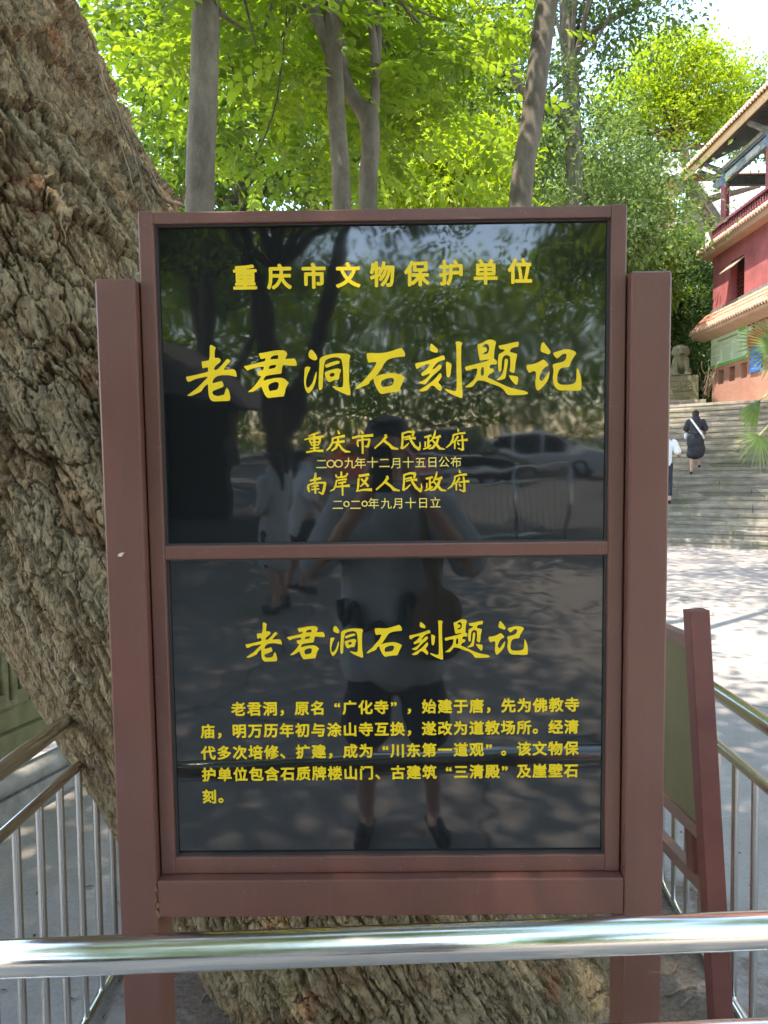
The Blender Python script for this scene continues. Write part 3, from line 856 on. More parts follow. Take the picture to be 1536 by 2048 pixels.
def tree(name, base, label, trunks, bark, group=None, cat='tree'):
    """trunks: list of runs [(x,y,z,r),...] in world metres; the first is the trunk, the rest limbs"""
    o = empty(name, base, label=label, cat=cat, group=group)
    b = Vector(base); mb = MB()
    for run in trunks:
        K = spline_pts(run, 7)
        mb.tube([Vector(k[:3]) - b for k in K], list(K[:, 3]), 12)
    mb.build('trunk', bark, o)
    return o
def limbs(C, start, rng, k=14, r0=0.05, sag=.2):
    """thin boughs from a fork out to some of the leaf clumps"""
    out = []
    for i in rng.choice(len(C), min(k, len(C)), replace=False):
        a = np.array(start, float); e = C[i]
        m = a * .5 + e * .5 + np.array([0, 0, sag * np.linalg.norm(e - a) * .3]) + rng.normal(size=3) * .08 * np.linalg.norm(e - a)
        out.append([(*a, r0), (*m, r0 * .6), (*e, r0 * .18)])
    return out

RG = np.random.default_rng(11)
def local(ells, base): return [(e[0] - base[0], e[1] - base[1], e[2] - base[2], *e[3:]) for e in ells]
def grow(name, base, label, runs, ells, n, L, bark, leaf, fork=None, nl=14, r0=.04, compound=False, group=None, **kw):
    o = tree(name, base, label, runs, bark, group)
    if compound: c, C = compound_crown('crown', local(ells, base), n, RG, leaf, o, **kw)
    else: c, C = crown('crown', local(ells, base), n, L, RG, leaf, o, **kw)
    if fork is not None and nl:
        mb = MB()
        f = np.array(fork) - np.array(base)
        for run in limbs(C, f, RG, nl, r0):
            K = spline_pts(run, 5)
            mb.tube([Vector(k[:3]) for k in K], list(K[:, 3]), 7)
        mb.build('bough', bark, o)
    return o

# the old tree's boughs and unseen crown, its clumps laid out to shade sign, camera and ground
lm = MB()
for run in ([(-1.80, 2.6, 3.80, .50), (-2.15, 2.7, 4.9, .44), (-2.5, 2.9, 6.2, .34), (-2.6, 3.0, 7.6, .22)],
            [(-2.15, 2.7, 4.9, .30), (-1.2, 1.2, 6.4, .2), (0.3, -0.6, 7.6, .1)], [(-2.2, 2.7, 5.2, .28), (-3.6, 3.6, 6.4, .2), (-5.0, 4.2, 7.4, .1)],
            [(-2.4, 2.9, 5.9, .24), (-1.2, 4.2, 7.2, .15), (0.4, 5.0, 8.2, .07)], [(-2.3, 2.8, 5.5, .26), (-3.0, 0.4, 6.8, .18), (-3.6, -2.6, 7.8, .08)]):
    K = spline_pts(run, 8)
    lm.tube([Vector(k[:3]) - base_inv for k in K], list(K[:, 3]), 14)
lm.build('bough', M['tan_bark'], old)
crown('crown', local([(-2.4, 0.6, 8.2, 3.0, 2.3, 1.5), (0.3, -0.4, 8.0, 2.8, 2.2, 1.3), (-4.8, -2.0, 8.0, 2.6, 2.6, 1.3), (-2.8, -3.6, 8.2, 2.4, 2.2, 1.2), (-3.4, -6.6, 8.4, 2.0, 2.0, 1.1)], base_inv),
      46000, 0.14, RG, M['leaf_mid'], old, clump=.8, per=45)

# slim grey-barked trees just behind the sign, with long pinnate leaves
near_grp = None
def T(x, y, Y, r): return (*px(x, y, Y=Y), r)
grow('slim_tree', (-1.10, 4.5, 0), 'straight slim grey trunk, leftmost behind the sign, under drooping pinnate leaves',
     [[(-1.10, 4.5, -.1, .10), (-1.09, 4.5, 1.6, .09), T(400, 415, 4.5, .083), T(407, 200, 4.5, .079), T(412, 0, 4.5, .077), (-0.98, 4.55, 5.6, .06), (-0.9, 4.7, 7.2, .03)],
      [(*px(436, 20, Y=4.5), .02), (*px(455, 38, Y=4.7), .014), (*px(490, 60, Y=5.0), .006)]],
     [(-1.7, 5.6, 4.7, .85, .8, .75), (-0.9, 5.6, 4.3, .75, .9, .75), (-1.3, 6.2, 5.6, 1.1, 1.0, .8), (-1.5, 6.6, 4.0, .55, .7, .5), (-1.0, 4.6, 6.4, 1.2, 1.2, .7)],
     760, 0, M['grey_bark'], M['leaf_near'], fork=(-1.0, 4.6, 4.9), nl=16, r0=.022, compound=True)
grow('slim_tree', (-0.28, 5.0, 0), 'slim grey trunk forking at the top, its limb leaning left, above the sign centre',
     [[(-0.28, 5.0, -.1, .075), (-0.29, 5.0, 1.6, .068), T(684, 415, 5.0, .060), T(674, 240, 5.0, .057), T(667, 100, 5.0, .056), T(664, 0, 5.0, .052), (-0.36, 5.1, 5.8, .04), (-0.4, 5.2, 7.0, .02)],
      [T(668, 120, 5.0, .046), T(645, 60, 5.0, .044), T(622, 0, 5.0, .042), (-0.75, 5.1, 5.6, .03), (-1.1, 5.3, 6.6, .015)]],
     [(-0.5, 6.2, 4.6, .8, .8, .8), (-0.1, 6.8, 5.2, .9, .9, .8), (-0.75, 6.4, 5.6, .9, .9, .7), (0.1, 5.8, 5.3, .6, .7, .45)],
     470, 0, M['grey_bark'], M['leaf_near'], fork=(-0.4, 5.1, 5.0), nl=14, r0=.02, compound=True)
grow('slim_tree', (-0.13, 5.3, 0), 'pale grey trunk with a smooth Y fork, close beside the darker one',
     [[(-0.13, 5.3, -.1, .085), (-0.14, 5.3, 1.6, .075), T(736, 415, 5.3, .065), T(741, 300, 5.3, .062), T(736, 236, 5.3, .068), T(706, 195, 5.3, .045), T(688, 140, 5.3, .04), T(676, 60, 5.35, .036), (-0.36, 5.4, 5.3, .03), (-.5, 5.5, 6.6, .014)],
      [T(738, 245, 5.3, .058), T(750, 190, 5.3, .034), T(748, 90, 5.3, .028), T(735, -10, 5.3, .024), (-0.2, 5.4, 6.0, .014)],
      [T(750, 190, 5.3, .03), T(756, 90, 5.32, .026), T(757, -10, 5.35, .024), (0.0, 5.5, 6.2, .012)]],
     [(0.35, 6.2, 5.0, .55, .6, .35), (0.1, 7.2, 4.9, .5, .7, .5)],
     130, 0, M['grey_bark'], M['leaf_near'], fork=(-0.1, 5.4, 5.0), nl=9, r0=.016, compound=True)
grow('leaning_tree', (0.78, 5.5, 0), 'bare olive grey trunk leaning right above the sign top edge',
     [[(0.72, 5.5, -.1, .10), (0.8, 5.5, 1.6, .093), T(1040, 410, 5.5, .080), T(1062, 250, 5.5, .077), T(1085, 70, 5.5, .074), T(1096, 0, 5.5, .07), (1.32, 5.55, 5.9, .06), (1.9, 5.9, 7.6, .05), (2.6, 6.4, 9.2, .03)],
      [T(1082, 85, 5.5, .05), T(1071, 72, 5.45, .03), T(1066, 66, 5.42, .02)]],
     [(2.6, 6.6, 9.6, 2.6, 2.2, 1.1), (5.0, 7.0, 10.2, 2.4, 2.2, 1.1), (3.0, 9.2, 10.8, 2.2, 1.6, .9), (5.2, 4.0, 9.2, 2.4, 2.2, 1.1), (7.2, 6.4, 10.4, 2.2, 2.2, 1.0), (2.4, 3.6, 9.4, 2.0, 1.8, .9)],  # crown clumps above the view, added to shade the forecourt
     27000, 0.13, M['grey_bark'], M['leaf_mid'], fork=(2.4, 6.3, 8.8), nl=16, r0=.05, clump=.5, per=45)
# hanging vine
MB().tube(wob([tuple(px(x, y, Y=4.9)) for x, y in ((575, -60), (570, 60), (562, 150), (545, 230), (510, 320))], 5, .006, rr), .0055, 6)\
    .build('hanging_vine', M['dark_bark'])
tag(COL.objects['hanging_vine'], 'thin dark vine hanging in front of the pinnate leaves', 'vine')

# trees further back
grow('tall_tree', (3.1, 14, 0), 'tall tree with dark rough trunk and loose pale leaves behind the leaning trunk',
     [[(3.0, 14, -.1, .30), (3.15, 14, 4, .22), T(1150, 420, 14, .16), T(1143, 200, 14, .145), T(1135, 0, 14, .135), (3.4, 14.2, 12.5, .11), (3.8, 14.5, 15, .06)],
      [T(1145, 260, 14, .14), T(1090, 205, 13.8, .11), T(1040, 175, 13.5, .08), T(1010, 80, 13.3, .03)],
      [T(1142, 110, 14, .10), T(1190, 60, 14.2, .06), T(1290, 5, 14.6, .03)]],
     [(2.2, 14, 8.2, 1.5, 1.2, 1.5), (3.4, 13.6, 7.0, 1.5, 1.2, 1.1), (1.3, 14.4, 9.6, 1.2, 1.2, 1.0), (4.3, 14.6, 9.8, 1.3, 1.2, 1.0), (3.0, 13.4, 10.2, 1.6, 1.3, 1.0), (5.2, 15, 10.9, .8, .8, .5),
      (1.4, 14.4, 6.6, 1.0, 1.0, 1.0), (4.4, 13.4, 6.0, 1.2, 1.0, 1.2), (4.6, 14.2, 14.6, 3.0, 2.6, 1.3), (3.0, 12.4, 14.4, 2.0, 2.0, 1.2)],
     40000, 0.105, M['mid_bark'], M['leaf_pale'], fork=(3.25, 14, 8.6), nl=15, r0=.03, clump=.36, per=42)
YT = 28.0
def yt(x, y, dY, r): return (*px(x, y, Y=YT + dY), r)
grow('yellow_green_tree', (12.7, 28.4, 3.3), 'sunlit yellow green tree with crooked trunk beside the temple roof',
     [[(12.7, 28.4, 3.2, .26), (12.6, 28.3, 6.5, .23), yt(1452, 520, 0, .20), yt(1418, 440, 0, .19), yt(1382, 375, 0, .17), yt(1366, 292, 0, .15), yt(1345, 230, 0, .12), yt(1330, 150, 0, .06)],
      [yt(1368, 296, 0, .13), yt(1330, 292, -.2, .10), yt(1298, 240, -.4, .07), yt(1262, 205, -.5, .04)],
      [yt(1395, 410, 0, .14), yt(1430, 395, .3, .12), yt(1470, 385, .5, .1), yt(1520, 372, .7, .06)],
      [yt(1366, 292, 0, .1), yt(1420, 290, .3, .07), yt(1450, 240, .5, .03)]],
     [(*yt(1345, 150, 0, 0)[:3], 2.0, 1.8, 1.05), (*yt(1265, 205, -.4, 0)[:3], 1.4, 1.4, 1.05), (*yt(1430, 165, .4, 0)[:3], 1.3, 1.25, .9), (*yt(1320, 250, -.2, 0)[:3], 1.7, 1.4, 1.05), (*yt(1420, 250, .4, 0)[:3], 1.4, 1.4, 1.0), (*yt(1225, 165, -.4, 0)[:3], .6, .6, .4), (*yt(1350, 110, 0, 0)[:3], 1.5, 1.4, .7), (*yt(1450, 130, .5, 0)[:3], .8, .8, .5)],
     23000, 0.15, M['tan_bark'], M['leaf_yellow'], fork=tuple(px(1360, 280, Y=YT)), nl=22, r0=.06, clump=.4, per=36)
grow('sunlit_tree', (1.2, 12.0, 0), 'small bright yellow green tree left of the leaning trunk',
     [[(1.2, 12, -.1, .14), (1.1, 12, 3, .11), T(905, 400, 12, .08), T(890, 330, 12, .05)]],
     [(*px(850, 320, Y=12), .75, .7, .5), (*px(960, 305, Y=12.2), .7, .7, .45), (*px(900, 370, Y=11.8), .95, .8, .5), (*px(800, 385, Y=12), .5, .5, .4), (*px(985, 385, Y=12), .5, .5, .4)],
     4200, 0.15, M['tan_bark'], M['leaf_yellow'], fork=tuple(px(900, 380, Y=12)), nl=12, r0=.035, clump=.26, per=26, wide=.42)
grow('feathery_tree', (0.9, 16.5, 0), 'feathery mid green tree seen between the Y fork and the leaning trunk',
     [[(0.9, 16.5, -.1, .24), (0.85, 16.5, 5, .18), T(890, 290, 16.5, .12), T(900, 200, 16.5, .08), T(930, 60, 16.5, .04)],
      [T(890, 290, 16.5, .1), T(850, 235, 16.3, .06), T(800, 180, 16, .03)]],
     [(*px(840, 180, Y=16.5), 1.2, 1.0, 1.4), (*px(930, 130, Y=16.8), 1.3, 1.0, 1.0), (*px(800, 60, Y=16.5), 1.4, 1.0, 1.1), (*px(960, 20, Y=17), 1.5, 1.0, 1.0), (*px(790, 300, Y=16.5), .9, .9, .9), (*px(1000, 250, Y=17), 1.0, .9, .9)],
     17000, 0.12, M['dark_bark'], M['leaf_mid'], fork=tuple(px(890, 280, Y=16.5)), nl=20, r0=.05, clump=.34, per=40)
def bush_tree(cx, cy, cz, rx, rz, n, L, mat, label, base_z=0.0, name='broadleaf_tree', bark='dark_bark', group=None):
    ells = [(cx, cy, cz, rx, rx * .8, rz)] + [(cx + RG.uniform(-.7, .7) * rx, cy + RG.uniform(-.5, .5) * rx, cz + RG.uniform(-.6, .7) * rz, rx * RG.uniform(.35, .6), rx * .45, rz * RG.uniform(.3, .5)) for _ in range(5)]
    return grow(name, (cx, cy, base_z), label, [[(cx, cy, base_z - .2, .05 * rx + .1), (cx + .2, cy, (base_z + cz) / 2, .04 * rx + .08), (cx, cy, cz, .05), ]],
                ells, n, L, M[bark], M[mat], fork=(cx, cy, cz - rz * .6), nl=10, r0=.05, clump=rx * .16, per=40, group=group)
bush_tree(-2.4, 12.5, 7.4, 2.1, 2.4, 15000, .15, 'leaf_mid', 'bushy green tree filling the gap right of the old trunk')
bush_tree(-5.6, 19, 9.0, 2.6, 2.6, 11000, .18, 'leaf_yellow', 'yellow green tree just showing beside the old trunk edge')
bush_tree(0.0, 21.5, 9.8, 2.9, 2.6, 16000, .17, 'leaf_pale', 'pale green tree far behind the slim grey trunks')
bush_tree(5.6, 23, 9.2, 2.5, 2.2, 15000, .15, 'leaf_pale', 'pale dense tree right of the sign top corner')
bush_tree(7.6, 25.5, 8.6, 2.2, 2.4, 15000, .15, 'leaf_mid', 'mid green tree above the stone lion', base_z=3.3)
bush_tree(9.6, 28.5, 7.0, 1.9, 2.8, 16000, .16, 'leaf_dark', 'dense dark evergreen left of the temple wall', base_z=3.3)
bush_tree(8.1, 27.0, 5.6, 1.6, 1.9, 9000, .15, 'leaf_dark', 'low dark bush behind the stone lion', base_z=3.3)
bush_tree(10.6, 28.6, 4.6, 1.0, 1.5, 7000, .15, 'leaf_dark', 'low dark bush squeezed between the lion and the brick wall', base_z=3.3)
bush_tree(11.2, 30.0, 8.2, 1.5, 2.6, 12000, .15, 'leaf_dark', 'dark evergreen rising against the end wall of the temple', base_z=3.3)
bush_tree(13.6, 34.5, 9.0, 2.4, 3.4, 14000, .2, 'leaf_mid', 'green tree filling the gap behind the balcony end', base_z=3.3)
bush_tree(14.6, 30, 15.2, 2.6, 1.7, 10000, .16, 'leaf_mid', 'green tree rising behind the temple roof', base_z=3.3)
bush_tree(4.2, 30, 12.5, 3.0, 2.6, 13000, .2, 'leaf_mid', 'distant tree above the sign right of the tall dark trunk', base_z=3.3)

# ------------------------------------------------------------------ stainless railings round the tree
def V3(*p): return Vector(p)
def railing(name, label, a, b, tops, bot, r_top, bal_n, bal_r=0.0105, posts=(), inset=0.0):
    """a, b: ends (x, y); tops: ((z at a, z at b), radius) for each long rail; bot: bottom rail heights"""
    o = empty(name, (a[0], a[1], 0), label=label, cat='railing', group='steel railings fencing the old tree')
    A = Vector((a[0], a[1], 0))
    def at(t, z): return Vector((a[0] + (b[0] - a[0]) * t, a[1] + (b[1] - a[1]) * t, z)) - A
    nm = ['top_rail', 'middle_rail', 'bottom_rail']
    zs = list(tops) + [bot]
    for k, ((z0, z1), r) in enumerate(zs):
        dy = V3(0, inset if k else 0, 0)
        MB().tube([at(0, z0) + dy, at(.25, z0 * .75 + z1 * .25) + dy, at(.5, (z0 + z1) / 2) + dy, at(1, z1) + dy], r, 28 if k == 0 else 20).build(nm[k], M['steel'], o)
    (m0, m1), mr = tops[1]; (b0, b1), br = bot
    for i in range(bal_n):
        t = (i + .5) / bal_n
        dy = V3(0, inset, 0)
        MB().tube([at(t, b0 * (1 - t) + b1 * t) + dy, at(t, m0 * (1 - t) + m1 * t) + dy], bal_r, 14, cap=False).build('baluster', M['steel'], o)
    for t in posts:
        (t0, t1), r = tops[0]
        MB().tube([at(t, -.02), at(t, t0 * (1 - t) + t1 * t)], .019, 18).build('post', M['steel'], o)
    return o
RZ0 = px(0, 1918, Y=1.04); RZ1 = px(1536, 1860, Y=1.04)
sl = (RZ1.z - RZ0.z) / (RZ1.x - RZ0.x)
xl, xr = -0.90, 1.02
RM = px(1430, 2043, Y=1.15)
fz = (RZ0.z + (xl - RZ0.x) * sl, RZ0.z + (xr - RZ0.x) * sl)
railing('front_railing', 'thick polished steel railing crossing in front of the sign legs', (xl, 1.04), (xr, 1.04),
        [(fz, .0248), ((RM.z - .0165 + (xl - RM.x) * sl, RM.z - .0165 + (xr - RM.x) * sl), .0165)], ((.09, .10), .0165), .0268, 15, inset=.11)
railing('side_railing', 'steel side railing on the right, running back past the leaning red board', (0.962, 1.10), (1.045, 3.6),
        [((0.938, 0.878), .0235), ((0.773, 0.713), .0155)], ((.03, .005), .0155), .0235, 19)
railing('side_railing', 'steel side railing on the left, passing behind the old trunk', (-0.895, 1.10), (-0.905, 3.3),
        [((0.942, 0.905), .0215), ((0.796, 0.755), .0145)], ((.03, .02), .0145), .0215, 18)

# ------------------------------------------------------------------ leaning red notice board by the right railing
M['red_paint'] = plain('dark_red_paint', (0.145, 0.044, 0.034), 0.5, var=0.16, scale=5, bmp=0.03)
M['olive'] = plain('faded_olive_board', (0.165, 0.135, 0.055), 0.6, var=0.12, scale=4)
M['board_brown'] = plain('brown_board_frame', (0.20, 0.105, 0.075), 0.55, var=0.15)
nb = empty('notice_board', (0.915, 2.16, 0), label='dark red framed board with olive face leaning inside the right railing, seen edge on', cat='notice board')
pb = Vector((0.915, 2.16, 0))
def lean(y0, w=.046, d=.05):
    A = Vector((0.925, y0, -0.04)) - pb; B = Vector((0.853, y0 + .03, 1.205)) - pb
    z = (B - A).normalized(); x = Vector((1, .06, 0)); x = (x - z * x.dot(z)).normalized(); y = z.cross(x)
    m = Matrix((( x.x, y.x, z.x, A.x), (x.y, y.y, z.y, A.y), (x.z, y.z, z.z, A.z), (0, 0, 0, 1)))
    return m, (B - A).length, w, d
LM, LL, _, _ = lean(2.12)
MB().bevbox(-.028, .028, -.024, .024, 0, LL, .002, LM).build('leg', M['red_paint'], nb)
LM2, LL2, _, _ = lean(3.05)
MB().bevbox(-.028, .028, -.024, .024, 0, LL2, .002, LM2).build('leg', M['red_paint'], nb)
MB().box(-.012, .004, .024, .85, .62, 1.13, LM).build('board', M['olive'], nb)
MB().box(-.020, .012, .024, .85, 1.131, 1.168, LM).build('top_rail', M['board_brown'], nb)
MB().box(-.020, .012, .024, .85, .578, .619, LM).build('lower_rail', M['board_brown'], nb)
MB().box(-.020, .012, .024, .85, .42, .46, LM).build('lower_rail', M['board_brown'], nb)
MB().box(-.022, .014, .07, .115, .461, .577, LM).build('stub', M['red_paint'], nb)

# ------------------------------------------------------------------ stone steps up to the temple
def stone_mat(name, c1, c2, moss=0.4, bx=1.1):
    m, nt, p = newmat(name)
    v = coord(nt)
    br = nt.nodes.new('ShaderNodeTexBrick')
    br.inputs['Scale'].default_value = 1.0; br.inputs['Brick Width'].default_value = bx; br.inputs['Row Height'].default_value = 0.16
    br.inputs['Mortar Size'].default_value = 0.006; br.inputs['Color1'].default_value = (*c1, 1); br.inputs['Color2'].default_value = (*c2, 1)
    br.inputs['Mortar'].default_value = (0.05, 0.047, 0.04, 1)
    mp = nt.nodes.new('ShaderNodeMapping'); mp.inputs['Rotation'].default_value = (math.pi / 2, 0, 0)
    nt.links.new(v, mp.inputs[0]); nt.links.new(mp.outputs[0], br.inputs['Vector'])
    f = noise(nt, v, 4, 7, .7)
    c = mix(nt, .6, br.outputs['Color'], ramp(nt, f, [(.3, (.55, .54, .52)), (.7, (1.1, 1.08, 1.04))]), 'MULTIPLY')
    g = noise(nt, coord(nt, scale=(1, 1, 2)), 1.7, 6, .65)
    c = mix(nt, ramp(nt, g, [(.48, (0, 0, 0)), (.64, (moss,) * 3)]), c, (0.115, 0.125, 0.060))
    nt.links.new(c, p.inputs['Base Color'])
    p.inputs['Roughness'].default_value = .88
    bump(nt, p, f, .3, .01)
    return m
M['step_stone'] = stone_mat('weathered_step_stone', (0.40, 0.335, 0.265), (0.22, 0.20, 0.16), .55)
def step_mat():
    m, nt, p = newmat('weathered_step_stone')
    v = coord(nt)
    cell = nt.nodes.new('ShaderNodeTexVoronoi'); cell.inputs['Scale'].default_value = 1.0
    nt.links.new(coord(nt, scale=(.85, 3.2, 6.1)), cell.inputs['Vector'])
    sep = nt.nodes.new('ShaderNodeSeparateColor'); nt.links.new(cell.outputs['Color'], sep.inputs[0])
    c = ramp(nt, sep.outputs[0], [(0.0, (.165, .15, .125)), (.5, (.245, .22, .185)), (1.0, (.33, .29, .24))])
    f = noise(nt, v, 5, 8, .72)
    c = mix(nt, .7, c, ramp(nt, f, [(.3, (.5, .49, .46)), (.66, (1.12, 1.1, 1.05))]), 'MULTIPLY')
    g = noise(nt, coord(nt, scale=(1, 1, 1.6)), 1.5, 6, .65)
    c = mix(nt, ramp(nt, g, [(.48, (0, 0, 0)), (.64, (.6,) * 3)]), c, (.115, .12, .055))
    nt.links.new(c, p.inputs['Base Color']); p.inputs['Roughness'].default_value = .88
    bump(nt, p, f, .4, .012)
    return m
M['step_stone'] = step_mat()
M['mossy_stone'] = stone_mat('mossy_carved_stone', (0.175, 0.16, 0.08), (0.145, 0.135, 0.07), .6, 3.0)
ANG = math.atan2(-0.54, 0.84)
SRM = Matrix.Rotation(ANG, 4, 'Z')
P0 = Vector((6.55, 15.5, 0))
st = empty('stone_steps', P0, ANG)
tag(st, kind='structure')
NS = 21; RI = 0.1625; RU = 0.31
sm = MB()
rs = random.Random(3)
for i in range(NS):
    z1 = (i + 1) * RI
    x = -7.0 + rs.random()
    while x < 8.5:                                     # long slabs, each a little out of line
        L_ = 1.0 + rs.random() * .7
        dz = rs.uniform(-.006, .004); dy = rs.uniform(-.010, .010)
        sm.bevbox(x + .002, x + L_ - .002, i * RU + dy - .018, (i + 1) * RU + .03, z1 - .075 + dz, z1 + dz, .008, None, 1)
        sm.box(x + .002, x + L_ - .002, i * RU + dy, (i + 1) * RU + .03, z1 - RI - .01, z1 - .0755 + dz)
        x += L_
so = sm.build('slabs', M['step_stone'], st)
top_z = NS * RI
pf = MB().box(-9, 14, NS * RU + .031, NS * RU + 14, -.5, top_z - .012)
po = pf.build('terrace', M['step_stone'], st)

# ------------------------------------------------------------------ hillside behind
def hill_mat():
    m, nt, p = newmat('hillside_soil')
    v = coord(nt)
    f = noise(nt, v, 1.1, 8, .7)
    nt.links.new(ramp(nt, f, [(.3, (0.022, 0.030, 0.012)), (.55, (0.06, 0.065, 0.028)), (.75, (0.09, 0.072, 0.045))]), p.inputs['Base Color'])
    p.inputs['Roughness'].default_value = 1
    bump(nt, p, f, 1.0, .2)
    return m
M['hill'] = hill_mat()
gx = np.linspace(-45, 45, 120); gy = np.linspace(18, 95, 100)
GX, GY = np.meshgrid(gx, gy, indexing='ij')
edge = 30 + 0.06 * GX
GZ = np.clip((GY - edge) / 14, -0.4, 1.0) * 12 + (fbm(GX * .25, GY * .25, GX * 0, 4) - .5) * 2.5 - .9
GZ = np.where(GY < edge - 2, -0.6, GZ)
idx = np.arange(GX.size).reshape(GX.shape)
F = np.stack([idx[:-1, :-1], idx[1:, :-1], idx[1:, 1:], idx[:-1, 1:]], -1).reshape(-1, 4)
tag(np_mesh('hillside', np.stack([GX, GY, GZ], -1).reshape(-1, 3), F, M['hill'], smooth=True), 'dark planted hillside behind the temple', kind='structure')
# undergrowth that covers it: nobody could count it
n = 90000
ux = RG.uniform(-26, 22, n); uy = RG.uniform(28, 46, n)
uz = np.clip((uy - 30 - .06 * ux) / 14, -.4, 1.0) * 12 - .6 + np.abs(RG.normal(size=n)) * 1.1
P_ = np.stack([ux, uy, uz], 1)
co, F = leaf_quads(P_, RG.normal(size=(n, 3)) + np.array([0, -.5, .3]), .28, .15, RG)
ug = np_mesh('undergrowth', co, F, M['leaf_dark'], attrs={'tone': np.repeat(np.clip(.5 + .3 * RG.normal(size=n), 0, 1), 4)})
tag(ug, 'dense dark undergrowth covering the hillside', kind='stuff')

# ------------------------------------------------------------------ the temple building on the right
M['red_plaster'] = plain('faded_red_plaster', (0.40, 0.115, 0.110), 0.85, var=0.26, scale=1.6, bmp=0.08)
M['peach'] = plain('peach_plaster_band', (0.56, 0.37, 0.255), 0.8, var=0.12, scale=2)
M['ochre'] = plain('ochre_eave_board', (0.55, 0.33, 0.15), 0.7, var=0.12, scale=2)
M['tile'] = plain('orange_roof_tile', (0.52, 0.235, 0.15), 0.6, var=0.3, scale=5)
M['tile_end'] = plain('pale_tile_end', (0.62, 0.42, 0.30), 0.6, var=0.3, scale=6)
M['red_lacquer'] = plain('red_lacquer', (0.30, 0.052, 0.045), 0.4, var=0.15, scale=3)
M['dark_red'] = plain('dark_red_wood', (0.16, 0.030, 0.028), 0.45, var=0.15, scale=3)
M['grey_blue'] = plain('painted_beam_grey_blue', (0.30, 0.33, 0.34), 0.7, var=0.5, scale=7)
M['blue_paint'] = plain('painted_beam_blue', (0.16, 0.21, 0.34), 0.6, var=0.3, scale=9)
M['cream'] = plain('cream_paint', (0.62, 0.60, 0.52), 0.6, var=0.2, scale=7)
M['dark'] = plain('dark_interior', (0.02, 0.016, 0.014), 0.8)
M['bamboo'] = plain('grey_bamboo_shutter', (0.33, 0.27, 0.19), 0.7, var=0.3, scale=20)
M['grey_rafter'] = plain('grey_rafter', (0.20, 0.21, 0.20), 0.8, var=0.3, scale=6)
M['grey_tile'] = plain('grey_roof_tile', (0.33, 0.32, 0.31), 0.8, var=0.3, scale=5)
def brick_mat():
    m, nt, p = newmat('orange_facing_brick')
    br = nt.nodes.new('ShaderNodeTexBrick')
    br.inputs['Scale'].default_value = 1.0; br.inputs['Brick Width'].default_value = .24; br.inputs['Row Height'].default_value = .068
    br.inputs['Mortar Size'].default_value = .009
    br.inputs['Color1'].default_value = (.50, .235, .155, 1); br.inputs['Color2'].default_value = (.43, .20, .135, 1); br.inputs['Mortar'].default_value = (.36, .22, .165, 1)
    tc = nt.nodes.new('ShaderNodeTexCoord'); sx = nt.nodes.new('ShaderNodeSeparateXYZ'); cb = nt.nodes.new('ShaderNodeCombineXYZ')
    nt.links.new(tc.outputs['Object'], sx.inputs[0])
    nt.links.new(sx.outputs['Y'], cb.inputs['X']); nt.links.new(sx.outputs['Z'], cb.inputs['Y'])
    nt.links.new(cb.outputs[0], br.inputs['Vector'])
    f = noise(nt, tc.outputs['Object'], 2, 5)
    nt.links.new(mix(nt, .5, br.outputs['Color'], ramp(nt, f, [(.3, (.8, .8, .8)), (.7, (1.1, 1.1, 1.1))]), 'MULTIPLY'), p.inputs['Base Color'])
    p.inputs['Roughness'].default_value = .85
    bump(nt, p, br.outputs['Fac'], -.3, .006)
    return m
M['brick'] = brick_mat()

XF = 10.78; YC = 26.0; Y0 = 12.5                        # facade plane, its far corner, its near end (out of frame)
tp = empty('temple_building', (XF, YC, top_z), label='red three storey temple building with tiled eaves and a balcony', cat='building')
O = Vector((XF, YC, top_z))
def TB(): return MB()
def bl(mb, x0, x1, y0, y1, z0, z1): return mb.box(x0 - XF, x1 - XF, y0 - YC, y1 - YC, z0 - top_z, z1 - top_z)
# brick storey with niches: the wall is built as bands round them
nich = [(25.12, 25.52), (24.30, 24.70), (23.48, 23.88), (21.5, 21.9), (20.7, 21.1)]
wb = MB()
bl(wb, XF, 18, Y0, YC, top_z - .3, 4.34); bl(wb, XF, 18, Y0, YC, 4.80, 5.86)
ys = [Y0] + [t for a, b in sorted(nich) for t in (a, b)] + [YC]
for a, b in zip(ys[::2], ys[1::2]): bl(wb, XF, 18, a, b, 4.34, 4.80)
for a, b in nich: bl(wb, XF + .30, 18, a, b, 4.34, 4.80)
wb.build('brick_wall', M['brick'], tp)
# lower eave: soffit, tiled slope with roll tiles, tile ends
se = MB()
se.prism([(XF - 10.85 - 0.0, 5.861 - top_z), (-.50, 5.99 - top_z), (-.50, 6.10 - top_z), (0.0, 6.02 - top_z)], 'y', Y0 - YC, .52)
se.build('soffit', M['peach'], tp)
def tiled(name_mat, x_in, z_in, x_out, z_out, y0, y1, r=.055, pitch=.165):
    """clay slope: a bed and half-round roll tiles running down it, in short overlapping lengths"""
    mb = MB()
    mb.prism([(x_in, z_in - .05), (x_out, z_out - .05), (x_out, z_out), (x_in, z_in)], 'y', y0, y1)
    L = math.hypot(x_out - x_in, z_out - z_in); k = max(2, int(L / .24))
    y = y0 + pitch / 2
    while y < y1:
        for i in range(k):
            a, b = i / k, (i + 1.12) / k
            mb.tube([(x_in + (x_out - x_in) * a, y, z_in + (z_out - z_in) * a + .004), (x_in + (x_out - x_in) * min(b, 1.02), y, z_in + (z_out - z_in) * min(b, 1.02) + .022)], [r * .92, r * 1.05], 8)
        y += pitch
    return mb
